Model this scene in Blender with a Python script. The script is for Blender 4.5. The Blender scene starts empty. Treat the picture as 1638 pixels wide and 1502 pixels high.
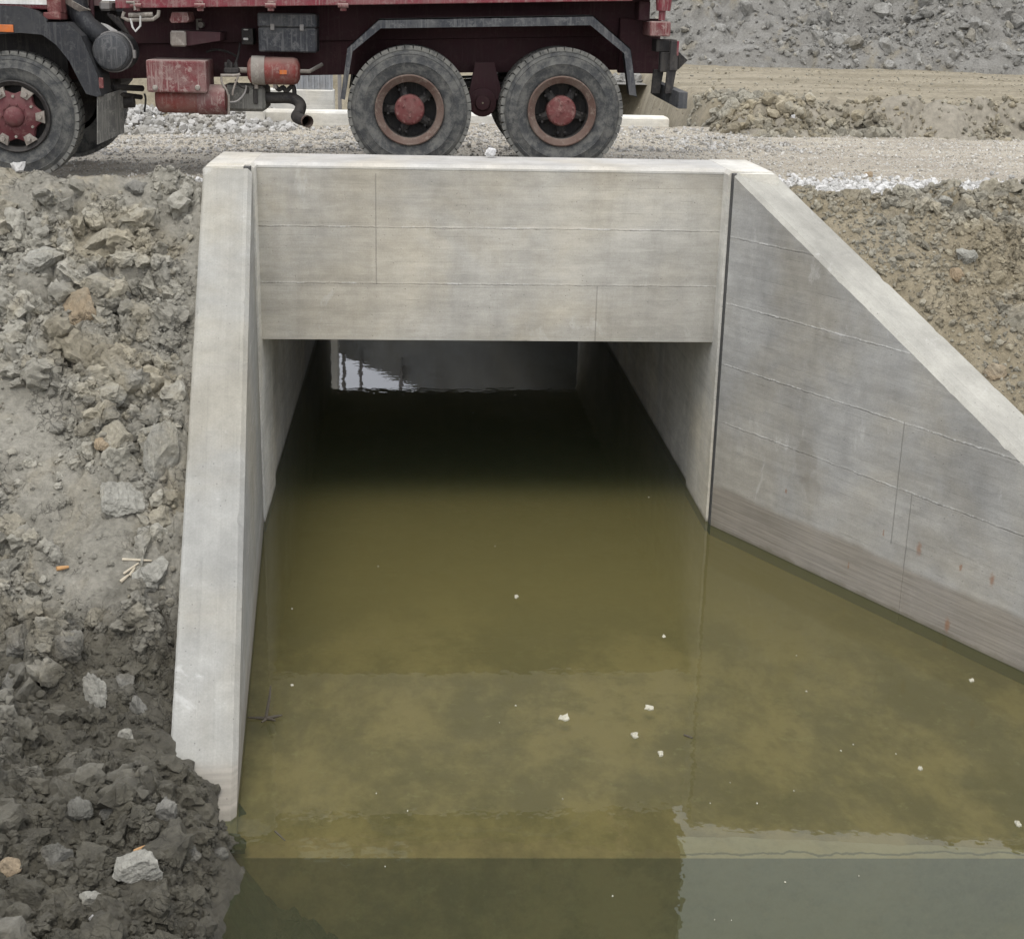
import bpy, bmesh, math
import numpy as np
from mathutils import Matrix, Vector

S = bpy.context.scene
COL = S.collection
rng = np.random.default_rng(7)

# ------------------------------------------------------------------ camera (solved from the culvert's own edges)
CF, CP, CR, CY = 2282.1, 0.31297, 0.02304, 0.07175          # focal in px of a 1638 wide frame, pitch, roll, yaw
CC = np.array([-0.69276, -12.90365, 4.62975])
_F = np.array([math.sin(CY)*math.cos(CP), math.cos(CY)*math.cos(CP), -math.sin(CP)])
_R = np.cross(_F, [0, 0, 1.0]); _R /= np.linalg.norm(_R); _U = np.cross(_R, _F)
_R, _U = math.cos(CR)*_R + math.sin(CR)*_U, -math.sin(CR)*_R + math.cos(CR)*_U
cam = bpy.data.cameras.new('camera'); co = bpy.data.objects.new('camera', cam); COL.objects.link(co)
co.matrix_world = Matrix(((_R[0], _U[0], -_F[0], CC[0]), (_R[1], _U[1], -_F[1], CC[1]), (_R[2], _U[2], -_F[2], CC[2]), (0, 0, 0, 1)))
cam.sensor_width = 36; cam.lens = 36*CF/1638; cam.clip_end = 3000; cam.clip_start = 0.1
S.camera = co

def ray(px, py): return _F + _R*(px-819)/CF - _U*(py-751)/CF
def at_y(px, py, Y):                      # point measured on an upright plane at distance Y
    d = ray(px, py); return CC + d*((Y-CC[1])/d[1])
def at_z(px, py, z):
    d = ray(px, py); return CC + d*((z-CC[2])/d[2])
def on_surface(px, py, h):                # where a sight line meets a terrain function
    d = ray(px, py); t = np.arange(4.0, 60.0, 0.01)
    P = CC[None] + t[:, None]*d[None]
    below = P[:, 2] < h(P[:, 0], P[:, 1])
    i = int(np.argmax(below)) if below.any() else len(t)-1
    return P[i]

# ------------------------------------------------------------------ noise
def _hash(ix, iy, s):
    n = (ix.astype(np.int64)*374761393 + iy.astype(np.int64)*668265263 + s*974634777) & 0x7fffffff
    n = ((n ^ (n >> 13))*1274126177) & 0x7fffffff
    n = (n ^ (n >> 16)) & 0xffffff
    return n/float(0xffffff)
def vnoise(x, y, s=0):
    x, y = np.broadcast_arrays(np.asarray(x, float), np.asarray(y, float))
    ix, iy = np.floor(x), np.floor(y); fx, fy = x-ix, y-iy
    g = 0
    fx_, fy_ = fx*fx*fx*(fx*(fx*6-15)+10), fy*fy*fy*(fy*(fy*6-15)+10)
    out = []
    for dx in (0, 1):
        for dy in (0, 1):
            a = _hash(ix+dx, iy+dy, s)*2*np.pi
            out.append(np.cos(a)*(fx-dx) + np.sin(a)*(fy-dy))
    return ((out[0]*(1-fy_)+out[1]*fy_)*(1-fx_) + (out[2]*(1-fy_)+out[3]*fy_)*fx_)*1.5
def fbm(x, y, o=4, s=0, gain=.5):
    t, a = 0, 1.0
    for i in range(o):
        t = t + a*vnoise(np.asarray(x)*2**i, np.asarray(y)*2**i, s+i*17); a *= gain
    return t
def worley(x, y, s=0):
    x, y = np.broadcast_arrays(np.asarray(x, float), np.asarray(y, float))
    ix, iy = np.floor(x), np.floor(y)
    f1 = np.full(x.shape, 9.0); f2 = np.full(x.shape, 9.0); idv = np.zeros(x.shape)
    for dx in (-1, 0, 1):
        for dy in (-1, 0, 1):
            cx, cy = ix+dx, iy+dy
            d = np.hypot(cx+_hash(cx, cy, s)-x, cy+_hash(cx, cy, s+5)-y)
            r = _hash(cx, cy, s+9)
            m = d < f1
            f2 = np.where(m, f1, np.minimum(f2, d)); idv = np.where(m, r, idv); f1 = np.where(m, d, f1)
    return f1, f2, idv
def sstep(a, b, x):
    t = np.clip((np.asarray(x, float)-a)/(b-a), 0, 1); return t*t*(3-2*t)
def smax(a, b, k): 
    h = np.clip(.5+.5*(a-b)/k, 0, 1); return b*(1-h)+a*h+k*h*(1-h)

# ------------------------------------------------------------------ object helpers
def tag(o, label=None, cat=None, group=None, kind=None):
    if label: o['label'] = label
    if cat: o['category'] = cat
    if group: o['group'] = group
    if kind: o['kind'] = kind
    return o
def empty(name, loc, **k):
    o = bpy.data.objects.new(name, None); COL.objects.link(o); o.location = loc; o.empty_display_size = .2
    return tag(o, **k)
def wloc(o):
    v = Vector((0, 0, 0))
    while o is not None: v = v + o.location; o = o.parent
    return v
def link_mesh(name, me, parent=None, loc=(0, 0, 0)):
    o = bpy.data.objects.new(name, me); COL.objects.link(o); o.location = loc
    if parent: o.parent = parent
    return o

class MB:
    """collects shapes given in world coordinates and links them as ONE mesh object"""
    def __init__(s): s.v, s.f = [], []
    def add(s, V, F):
        n = len(s.v); s.v += [tuple(map(float, p)) for p in V]; s.f += [tuple(i+n for i in f) for f in F]; return s
    def loft(s, A, B):
        n = len(A)
        return s.add(list(A)+list(B), [tuple(range(n)), tuple(range(2*n-1, n-1, -1))] + [((i+1) % n, i, n+i, n+(i+1) % n) for i in range(n)])
    def box(s, x0, x1, y0, y1, z0, z1, c=0.0):
        if c <= 0:
            return s.loft([(x0, y0, z0), (x0, y1, z0), (x0, y1, z1), (x0, y0, z1)], [(x1, y0, z0), (x1, y1, z0), (x1, y1, z1), (x1, y0, z1)])
        c = min(c, abs(x1-x0)*.45, abs(y1-y0)*.45, abs(z1-z0)*.45)
        def ring(x, e):
            a, b, p, q = y0+e, y1-e, z0+e, z1-e
            k = c if e == 0 else c*.6
            return [(x, a+k, p), (x, b-k, p), (x, b, p+k), (x, b, q-k), (x, b-k, q), (x, a+k, q), (x, a, q-k), (x, a, p+k)]
        R = [ring(x0, c), ring(x0+c, 0), ring(x1-c, 0), ring(x1, c)]
        V = sum(R, []); F = [tuple(range(8)), tuple(range(31, 23, -1))]
        for k in range(3):
            F += [(8*k+(i+1) % 8, 8*k+i, 8*k+8+i, 8*k+8+(i+1) % 8) for i in range(8)]
        return s.add(V, F)
    def prism_y(s, pts, y0, y1):            # outline in XZ pushed along Y
        return s.loft([(x, y0, z) for x, z in pts], [(x, y1, z) for x, z in pts])
    def tube(s, pts, r, n=10, cap=True):
        pts = [np.array(p, float) for p in pts]; rr = r if hasattr(r, '__len__') else [r]*len(pts)
        V, F = [], []; up = None
        for i, p in enumerate(pts):
            t = pts[min(i+1, len(pts)-1)] - pts[max(i-1, 0)]; t /= np.linalg.norm(t)+1e-12
            if up is None: up = np.array([0, 0, 1.0]) if abs(t[2]) < .9 else np.array([1.0, 0, 0])
            a = np.cross(t, up); a /= np.linalg.norm(a)+1e-12; b = np.cross(a, t); up = b
            for k in range(n):
                w = 2*math.pi*k/n; V.append(p + rr[i]*(math.cos(w)*a + math.sin(w)*b))
        for i in range(len(pts)-1):
            for k in range(n): F.append((i*n+k, i*n+(k+1) % n, (i+1)*n+(k+1) % n, (i+1)*n+k))
        if cap: F += [tuple(range(n-1, -1, -1)), tuple(range((len(pts)-1)*n, len(pts)*n))]
        return s.add(V, F)
    def lathe_y(s, c, prof, n=48, wob=None):   # profile (radius, y) turned about an axis along Y through c
        V, F = [], []
        for j, (r, y) in enumerate(prof):
            for k in range(n):
                w = 2*math.pi*k/n; q = r if wob is None else r*wob(w, j)
                V.append((c[0]+q*math.cos(w), c[1]+y, c[2]+q*math.sin(w)))
        for j in range(len(prof)-1):
            for k in range(n): F.append((j*n+k, j*n+(k+1) % n, (j+1)*n+(k+1) % n, (j+1)*n+k))
        if prof[0][0] > 1e-4: pass
        return s.add(V, F)
    def lathe_x(s, c, prof, n=28):
        m = MB(); m.lathe_y((0, 0, 0), prof, n)
        return s.add([(c[0]+y, c[1]+x, c[2]+z) for x, y, z in m.v], [tuple(reversed(f)) for f in m.f])
    def build(s, name, mat, parent=None, smooth=None, bevel=0, tagk=None):
        me = bpy.data.meshes.new(name); b = wloc(parent) if parent else Vector((0, 0, 0))
        me.from_pydata([(x-b.x, y-b.y, z-b.z) for x, y, z in s.v], [], s.f)
        bm = bmesh.new(); bm.from_mesh(me); bmesh.ops.recalc_face_normals(bm, faces=bm.faces); bm.to_mesh(me); bm.free()
        me.materials.append(mat)
        if smooth is not None:
            for p in me.polygons: p.use_smooth = True
            me.set_sharp_from_angle(angle=math.radians(smooth))
        o = link_mesh(name, me, parent)
        if bevel:
            mo = o.modifiers.new('bevel', 'BEVEL'); mo.width = bevel; mo.segments = 2; mo.limit_method = 'ANGLE'; mo.angle_limit = math.radians(40)
        if tagk: tag(o, **tagk)
        return o

def np_mesh(name, V, F, mat, smooth=False, tint=None, parent=None):
    me = bpy.data.meshes.new(name); V = np.ascontiguousarray(V, np.float32); F = np.ascontiguousarray(F, np.int32)
    k = F.shape[1]
    me.vertices.add(len(V)); me.vertices.foreach_set('co', V.ravel())
    me.loops.add(F.size); me.loops.foreach_set('vertex_index', F.ravel())
    me.polygons.add(len(F)); me.polygons.foreach_set('loop_start', np.arange(0, F.size, k, dtype=np.int32))
    if smooth: me.polygons.foreach_set('use_smooth', np.ones(len(F), bool))
    else: me.polygons.foreach_set('use_smooth', np.zeros(len(F), bool))
    if tint is not None:
        a = me.attributes.new('tint', 'FLOAT', 'POINT'); a.data.foreach_set('value', np.ascontiguousarray(tint, np.float32))
    me.update(calc_edges=True); me.materials.append(mat)
    return link_mesh(name, me, parent)

def grid_mesh(name, xs, ys, h, mat, smooth=True, drop=None):
    X, Y = np.meshgrid(xs, ys); Z = h(X, Y)
    V = np.stack([X, Y, Z], -1).reshape(-1, 3); nx, ny = len(xs), len(ys)
    i = (np.arange(ny-1)[:, None]*nx + np.arange(nx-1)[None]).ravel()
    F = np.stack([i, i+1, i+nx+1, i+nx], 1)
    if drop is not None:
        k = ~drop(V[F].mean(1)); F = F[k]
    return np_mesh(name, V, F, mat, smooth)

def ico(sub):
    bm = bmesh.new(); bmesh.ops.create_icosphere(bm, subdivisions=sub, radius=1.0)
    V = np.array([v.co[:] for v in bm.verts]); F = np.array([[v.index for v in f.verts] for f in bm.faces]); bm.free()
    return V, F
ICO = {k: ico(k) for k in (1, 2, 3, 4, 5)}
def rock(r, sub=2, cuts=9, rough=.05, lo=.45, hi=.85):
    V, F = ICO[sub]; V = V.copy()
    for _ in range(cuts):
        n = r.normal(size=3); n /= np.linalg.norm(n); d = r.uniform(lo, hi)
        V -= n[None]*np.maximum(0, V@n-d)[:, None]
    if rough:
        q = r.uniform(0, 50, 3)
        for s_, a in ((1.6, rough*1.8), (3.5, rough*1.2), (8, rough*.8), (16, rough*.45)):
            if (sub < 3 and s_ > 4) or (sub < 4 and s_ > 10): continue
            V *= (1 + a*(vnoise(V[:, 0]*s_+q[0]+V[:, 2]*1.3, V[:, 1]*s_+q[1]-V[:, 2]*s_))[:, None])
    return V, F
def rot_mats(r, n):
    q = r.normal(size=(n, 4)); q /= np.linalg.norm(q, axis=1)[:, None]; w, x, y, z = q.T
    return np.stack([np.stack([1-2*(y*y+z*z), 2*(x*y-z*w), 2*(x*z+y*w)], -1), np.stack([2*(x*y+z*w), 1-2*(x*x+z*z), 2*(y*z-x*w)], -1),
                     np.stack([2*(x*z-y*w), 2*(y*z+x*w), 1-2*(x*x+y*y)], -1)], 1)
def scatter(name, P, size, mat, sub=1, variants=10, seed=1, flat=(.55, 1.0), tint=None, cuts=8, rough=.05, smooth=False, sink=.25):
    r = np.random.default_rng(seed); N = len(P); VV, FF, TT = [], [], []; off = 0
    tint = r.uniform(0, 1, N) if tint is None else tint
    R = rot_mats(r, N); sc = np.stack([np.ones(N), r.uniform(.6, 1, N), r.uniform(*flat, N)], 1)*size[:, None]
    which = r.integers(0, variants, N)
    for k in range(variants):
        V, F = rock(r, sub, cuts, rough); idx = np.where(which == k)[0]
        if not len(idx): continue
        W = np.einsum('nij,nvj->nvi', R[idx], V[None]*sc[idx][:, None, :]) + P[idx][:, None, :] + np.array([0, 0, 1.0])*(size[idx]*(.5-sink))[:, None, None]
        FF.append((F[None] + (np.arange(len(idx))*len(V))[:, None, None]).reshape(-1, 3) + off); VV.append(W.reshape(-1, 3))
        TT.append(np.repeat(tint[idx], len(V))); off += len(idx)*len(V)
    return np_mesh(name, np.concatenate(VV), np.concatenate(FF), mat, smooth, np.concatenate(TT))

# ------------------------------------------------------------------ node helper
class N:
    def __init__(s, name):
        s.m = bpy.data.materials.new(name); s.m.use_nodes = True; s.t = s.m.node_tree; s.t.nodes.clear()
        s.out = s.t.nodes.new('ShaderNodeOutputMaterial')
    def n(s, typ, ins=None, **props):
        x = s.t.nodes.new('ShaderNode'+typ)
        for k, v in props.items(): setattr(x, k, v)
        for k, v in (ins or {}).items():
            sock = x.inputs[k]
            if isinstance(v, bpy.types.NodeSocket): s.t.links.new(v, sock)
            elif v is not None:
                if hasattr(sock.default_value, '__len__') and not hasattr(v, '__len__'): v = (v,)*len(sock.default_value)
                if sock.type == 'RGBA' and len(v) == 3: v = (*v, 1)
                sock.default_value = v
        return x
    def math(s, op, a, b=None, c=None, clamp=False):
        x = s.n('Math', {0: a, **({1: b} if b is not None else {}), **({2: c} if c is not None else {})}, operation=op); x.use_clamp = clamp
        return x.outputs[0]
    def mix(s, f, a, b, blend='MIX'):
        x = s.n('Mix', data_type='RGBA', blend_type=blend)
        for i, v in ((0, f), (6, a), (7, b)):
            if isinstance(v, bpy.types.NodeSocket): s.t.links.new(v, x.inputs[i])
            else: x.inputs[i].default_value = v if i == 0 else ((*v, 1) if len(v) == 3 else v)
        return x.outputs[2]
    def pos(s): return s.n('NewGeometry').outputs['Position']
    def nrm(s): return s.n('NewGeometry').outputs['Normal']
    def obj(s): return s.n('TexCoord').outputs['Object']
    def xyz(s, v): return s.n('SeparateXYZ', {0: v}).outputs
    def scale(s, v, k, loc=(0, 0, 0)): return s.n('Mapping', {0: v, 1: loc, 3: k}).outputs[0]
    def noise(s, v, sc, det=4, rough=.55, dist=0): return s.n('TexNoise', {'Vector': v, 'Scale': sc, 'Detail': det, 'Roughness': rough, 'Distortion': dist}).outputs[0]
    def vor(s, v, sc, feature='F1'): return s.n('TexVoronoi', {'Vector': v, 'Scale': sc}, feature=feature).outputs
    def ramp(s, f, a, b, lo=0.0, hi=1.0): return s.n('MapRange', {0: f, 1: a, 2: b, 3: lo, 4: hi}, interpolation_type='SMOOTHSTEP').outputs[0]
    def bump(s, h, st=.3, d=.01, nrm=None): return s.n('Bump', {'Height': h, 'Strength': st, 'Distance': d, **({'Normal': nrm} if nrm is not None else {})}).outputs[0]
    def attr(s, a): return s.n('Attribute', attribute_name=a).outputs['Fac']
    def bsdf(s, color, rough=.9, spec=.3, metal=0, normal=None):
        b = s.n('BsdfPrincipled', {'Base Color': color, 'Roughness': rough, 'Specular IOR Level': spec, 'Metallic': metal, **({'Normal': normal} if normal is not None else {})})
        s.t.links.new(b.outputs[0], s.out.inputs[0]); return s.m

def val(n, f, lo, hi): return n.ramp(f, .3, .7, lo, hi)

def mat_concrete(name, base, across=None, zlines=None, seams=(), band=None, rust=(), stain=(), topk=None, streak=.20, blotch=.17):
    n = N(name); P = n.pos(); x, y, z = n.xyz(P); nz = n.math('ABSOLUTE', n.xyz(n.nrm())[2]); top = n.ramp(nz, .3, .5)
    big = val(n, n.noise(P, .9, 4, .6), 1-blotch, 1+blotch*.8)
    mid = n.math('MULTIPLY', val(n, n.noise(n.scale(P, (1, 1, 2.6)), 3.6, 7, .74, .2), .88, 1.09), val(n, n.noise(n.scale(P, (.8, .8, 11), (5, 1, 2)), 2.0, 6, .7), .945, 1.045))
    fine = val(n, n.noise(P, 70, 3, .7), .94, 1.06)
    st = n.noise(n.scale(P, (3.2, 3.2, .6)), 1.0, 6, .72, .3); st = n.ramp(st, .42, .78, 1+streak*.12, 1-streak*.75)
    gr = n.noise(n.scale(P, (1.1, 1.1, 95)), 1.0, 4, .65)
    zb_ = n.math('MULTIPLY', n.math('ADD', z, n.math('MULTIPLY', n.math('SUBTRACT', n.noise(P, .8, 2), .5), .02)), 8.7)
    bcol = n.n('TexWhiteNoise', {'Vector': n.n('CombineXYZ', {0: n.math('FLOOR', zb_), 1: n.math('FLOOR', n.math('MULTIPLY', n.math('ADD', x, y), .42)), 2: 0}).outputs[0]}, noise_dimensions='3D').outputs[0]
    bfr = n.math('FRACT', zb_); bline = n.math('MULTIPLY', n.ramp(bfr, 0, .05, 1, 0), n.ramp(n.noise(n.scale(P, (1, 1, 4)), 3.0, 5, .8), .44, .62))
    st = n.math('MULTIPLY', st, n.math('MULTIPLY', n.ramp(bcol, 0, 1, .955, 1.035), n.math('SUBTRACT', 1.0, n.math('MULTIPLY', bline, .10))))
    side = n.math('MULTIPLY', st, n.math('ADD', 1.0, n.math('MULTIPLY', n.math('SUBTRACT', gr, .5), n.ramp(n.noise(n.scale(P, (1, 1, 3)), 2.0, 4), .35, .7, .04, .30))))
    if across:
        u = n.math('ADD', n.math('MULTIPLY', x, across[0]), n.math('MULTIPLY', y, across[1]))
        lng = n.math('ADD', n.math('MULTIPLY', x, -across[1]), n.math('MULTIPLY', y, across[0]))
        cv = n.n('CombineXYZ', {0: n.math('MULTIPLY', u, 60), 1: n.math('MULTIPLY', lng, 1.4), 2: 0}).outputs[0]
        g2 = n.noise(cv, 1.0, 3, .6)
        brd = n.math('FRACT', n.math('MULTIPLY', n.math('ADD', u, n.math('MULTIPLY', n.noise(P, 1.2, 2), .02)), 9.2))
        bid = n.n('TexWhiteNoise', {'Vector': n.n('CombineXYZ', {0: n.math('FLOOR', n.math('MULTIPLY', u, 9.2)), 1: n.math('FLOOR', n.math('MULTIPLY', lng, .45)), 2: 0}).outputs[0]}, noise_dimensions='3D').outputs[0]
        bl = n.math('MULTIPLY', n.ramp(brd, 0, .035, 1, 0), n.ramp(n.noise(P, 2.3, 3), .45, .6))
        tp = n.math('MULTIPLY', n.math('MULTIPLY', val(n, g2, .975, 1.025), n.ramp(bid, 0, 1, .96, 1.03)), n.math('SUBTRACT', 1.0, n.math('MULTIPLY', bl, .16)))
    else: tp = n.math('ADD', 1.0, 0.0); g2 = n.noise(P, 30, 3)
    tone = n.math('MULTIPLY', big, fine)
    mtop = n.math('MULTIPLY', val(n, n.noise(P, 4.2, 7, .72, .3), .90, 1.08), val(n, n.noise(P, 1.5, 5, .7, .5), .93, 1.05))
    sd = n.n('Mix', {0: top, 2: n.math('MULTIPLY', side, mid), 3: n.math('MULTIPLY', tp, mtop)}).outputs[0]
    tone = n.math('MULTIPLY', tone, sd)
    wob = n.math('MULTIPLY', n.math('SUBTRACT', n.noise(P, 9, 4, .7), .5), .035)
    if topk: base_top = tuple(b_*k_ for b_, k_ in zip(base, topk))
    line = n.math('ADD', 0.0, 0.0); rid = line
    if zlines:
        zz = n.math('ADD', z, wob)
        for z0 in zlines:
            d = n.math('ABSOLUTE', n.math('SUBTRACT', zz, z0))
            l = n.math('MULTIPLY', n.ramp(d, .001, .007, 1, 0), n.ramp(n.noise(n.scale(P, (1, 1, .2)), 2.6, 6, .85), .40, .66))
            line = n.math('MAXIMUM', line, l); rid = n.math('MAXIMUM', rid, n.ramp(n.math('ABSOLUTE', n.math('SUBTRACT', zz, z0+.012)), .0, .012, 1, 0))
    for ax, off, za, zb in seams:
        d = n.math('ABSOLUTE', n.math('SUBTRACT', n.math('ADD', n.math('ADD', n.math('MULTIPLY', x, ax[0]), n.math('MULTIPLY', y, ax[1])), n.math('MULTIPLY', wob, .3)), off))
        l = n.math('MULTIPLY', n.math('MULTIPLY', n.ramp(d, .002, .008, .8, 0), n.math('GREATER_THAN', z, za)), n.math('LESS_THAN', z, zb))
        line = n.math('MAXIMUM', line, l)
    line = n.math('MULTIPLY', line, n.math('SUBTRACT', 1.0, top))
    vo = n.vor(P, 26); vd = n.n('SeparateColor', {0: vo['Color']}).outputs
    pit = n.math('MULTIPLY', n.math('MULTIPLY', n.ramp(vo['Distance'], .05, .17, 1, 0), n.math('GREATER_THAN', vd[0], .70)), n.ramp(n.noise(P, 1.7, 2), .4, .6, .25, 1))
    warm = n.mix(n.ramp(n.noise(P, .7, 4, .6, .4), .40, .68), base, (base[0]*1.0, base[1]*.955, base[2]*.87))
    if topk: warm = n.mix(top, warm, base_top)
    col = n.mix(1.0, warm, n.n('CombineColor', {0: tone, 1: tone, 2: tone}).outputs[0], 'MULTIPLY')
    scum = n.math('MULTIPLY', n.ramp(n.noise(n.scale(P, (1, 1, .6)), 2.6, 6, .7, .6), .60, .70), .22)
    col = n.mix(scum, col, (.62, .61, .58))
    rl = n.math('MULTIPLY', n.math('MULTIPLY', n.math('MULTIPLY', rid, .62), n.ramp(n.noise(n.scale(P, (1, 1, .2), (9, 4, 0)), 3.1, 6, .85), .48, .62)), n.math('SUBTRACT', 1.0, top))
    col = n.mix(rl, col, (.58, .57, .54))
    col = n.mix(n.math('MULTIPLY', line, .46), col, (.09, .085, .075))
    col = n.mix(n.math('MULTIPLY', pit, .6), col, (.07, .066, .06))
    if band:
        zb = n.math('ADD', z, n.math('MULTIPLY', n.math('SUBTRACT', n.noise(n.scale(P, (1, 1, .3)), 1.6, 5, .65), .5), .10))
        bm_ = n.ramp(zb, band[0]-.05, band[0]+.02, 1, 0)
        col = n.mix(n.math('MULTIPLY', bm_, band[1]), col, n.mix(val(n, n.noise(n.scale(P, (1, 1, 40)), 1.5, 3), 0, 1), (.15, .13, .10), (.24, .21, .17)))
    wetl = n.ramp(n.math('ADD', z, n.math('MULTIPLY', n.math('SUBTRACT', n.noise(P, 5, 6, .7), .5), .12)), .0, .05, 1, 0)
    col = n.mix(n.math('MULTIPLY', wetl, .55), col, (.10, .088, .06))
    col = n.mix(n.ramp(z, -.02, -.004, .9, 0), col, (.26, .23, .14))
    for (rx, ry, rz) in stain:
        dv = n.n('VectorMath', {0: n.n('VectorMath', {0: P, 1: (rx, ry, rz)}, operation='SUBTRACT').outputs[0], 1: (1, 1, .8)}, operation='MULTIPLY').outputs[0]
        ln = n.math('ADD', n.n('VectorMath', {0: dv}, operation='LENGTH').outputs['Value'], n.math('MULTIPLY', n.math('SUBTRACT', n.noise(P, 5, 5, .65), .5), .34))
        col = n.mix(n.ramp(ln, .10, .13, .26, 0), col, (.17, .15, .12))
    for (rx, ry, rz) in rust:
        dv = n.n('VectorMath', {0: n.n('VectorMath', {0: P, 1: (rx, ry, rz)}, operation='SUBTRACT').outputs[0], 1: (1, 1, .45)}, operation='MULTIPLY').outputs[0]
        ln = n.n('VectorMath', {0: dv}, operation='LENGTH').outputs['Value']
        ln = n.math('ADD', ln, n.math('MULTIPLY', n.math('SUBTRACT', n.noise(P, 38, 4), .5), .036)); rr_ = .010 + .030*abs(math.sin(rx*57.3))
        col = n.mix(n.ramp(ln, .004, rr_, .6, 0), col, (.21, .085, .030))
    hgt = n.math('ADD', n.math('MULTIPLY', n.noise(P, 40, 5, .7), .35), n.math('MULTIPLY', n.n('Mix', {0: top, 2: gr, 3: g2}).outputs[0], .45))
    hgt = n.math('SUBTRACT', hgt, n.math('MULTIPLY', pit, 1.2)); hgt = n.math('SUBTRACT', hgt, n.math('MULTIPLY', line, 1.3))
    hgt = n.math('SUBTRACT', n.math('ADD', hgt, n.math('MULTIPLY', rid, .5)), n.math('MULTIPLY', n.math('MULTIPLY', bline, n.math('SUBTRACT', 1.0, top)), .4))
    return n.bsdf(col, n.n('Mix', {0: wetl, 2: .88, 3: .45}).outputs[0], .28, normal=n.bump(hgt, .5, .006))

def mat_soil(name, dry, dry2, tan, wet=None, wetz=(.5, 1.1), use_tint=True, tanamt=(.50, .66), bumpk=.6, crack=.40):
    n = N(name); P = n.pos(); z = n.xyz(P)[2]
    c = n.mix(n.ramp(n.noise(P, 2.2, 5, .65), .38, .62), dry, dry2)
    c = n.mix(n.ramp(n.noise(n.scale(P, (1, 1, 1), (7, 3, 1)), .9, 5, .62, .5), *tanamt), c, tan)
    k = val(n, n.noise(P, 22, 5, .7), .80, 1.16)
    if use_tint:
        t = n.attr('tint'); k = n.math('MULTIPLY', k, n.ramp(t, 0, 1, .76, 1.22))
        c = n.mix(n.ramp(n.math('FRACT', n.math('MULTIPLY', t, 7.3)), .78, .95, 0, .55), c, tan)
    c = n.mix(1.0, c, n.n('CombineColor', {0: k, 1: k, 2: k}).outputs[0], 'MULTIPLY')
    r = .95
    if wet:
        zz = n.math('ADD', z, n.math('MULTIPLY', n.math('SUBTRACT', n.noise(P, 1.1, 5, .7), .5), .9))
        m = n.ramp(zz, wetz[0], wetz[1], 1, 0)
        wc = n.mix(val(n, n.noise(P, 9, 5, .7), 0, 1), wet, (wet[0]*1.75, wet[1]*1.75, wet[2]*1.7))
        c = n.mix(n.math('MULTIPLY', m, .93), c, wc); r = n.ramp(m, 0, 1, .95, .5)
    dP = n.n('VectorMath', {0: P, 1: n.n('VectorMath', {0: n.n('TexNoise', {'Vector': P, 'Scale': 6.0, 'Detail': 4}).outputs[1], 1: (.22, .22, .22)}, operation='MULTIPLY').outputs[0]}, operation='ADD').outputs[0]
    cr = n.n('TexVoronoi', {'Vector': dP, 'Scale': 11.0}, feature='DISTANCE_TO_EDGE').outputs[0]
    ck = n.math('MULTIPLY', n.ramp(cr, .010, .045, 1, 0), n.ramp(n.noise(P, 2.6, 4), .50, .62))
    c = n.mix(n.math('MULTIPLY', ck, crack), c, (.035, .032, .026))
    h = n.math('ADD', n.noise(P, 60, 6, .8), n.math('MULTIPLY', n.noise(P, 17, 5, .75), 1.6))
    h = n.math('SUBTRACT', h, n.math('MULTIPLY', ck, crack*2.2))
    return n.bsdf(c, r, .25, normal=n.bump(h, min(1, bumpk*1.5), .022))

def mat_gravel(name, a, b, dirt, dirtamt=(.45, .65)):
    n = N(name); P = n.pos(); t = n.attr('tint')
    c = n.mix(n.ramp(t, 0, 1), a, b)
    k = val(n, n.noise(P, 40, 4, .7), .82, 1.12)
    c = n.mix(1.0, c, n.n('CombineColor', {0: k, 1: k, 2: k}).outputs[0], 'MULTIPLY')
    c = n.mix(n.math('MULTIPLY', n.ramp(n.noise(P, .8, 4, .6), *dirtamt), .5), c, dirt)
    return n.bsdf(c, .92, .25, normal=n.bump(n.noise(P, 60, 4, .7), .4, .006))

def mat_paint(name, base, dust=(.30, .27, .235), amt=.35, rough=.5, streak=True, spec=.4, metal=0, topdust=.6, low=None):
    """old paint under site dust: streaks of dried mud, dust lying on upward faces"""
    n = N(name); P = n.pos(); z = n.xyz(P)[2]; up = n.ramp(n.xyz(n.nrm())[2], .25, .9)
    c = n.mix(n.ramp(n.noise(P, 6, 5, .7), .35, .7), base, tuple(v*.72 for v in base))
    s1 = n.ramp(n.noise(n.scale(P, (34, 34, 1.6)), 1.0, 6, .75), .50, .62)
    s2 = n.math('MAXIMUM', n.ramp(n.noise(P, 13, 8, .8), .49, .62), n.math('MULTIPLY', n.ramp(n.noise(P, 3.0, 7, .75), .42, .66), .6)); sp = n.ramp(n.vor(P, 48)['Distance'], .10, .22, .7, 0)
    f = n.math('MULTIPLY', n.math('MAXIMUM', n.math('MULTIPLY', s1 if streak else s2, .75), n.math('MULTIPLY', s2, .8)), amt)
    f = n.math('MAXIMUM', f, n.math('MULTIPLY', n.math('MULTIPLY', sp, n.ramp(n.noise(P, 4, 3), .5, .66)), amt))
    f = n.math('MAXIMUM', f, n.math('MULTIPLY', up, n.math('MULTIPLY', topdust, n.ramp(n.noise(P, 8, 4), .25, .6, .5, 1))))
    c = n.mix(f, c, dust)
    return n.bsdf(c, n.n('Mix', {0: f, 2: rough, 3: .95}).outputs[0], spec, metal, normal=n.bump(n.noise(P, 50, 4, .7), .15, .004))

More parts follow.
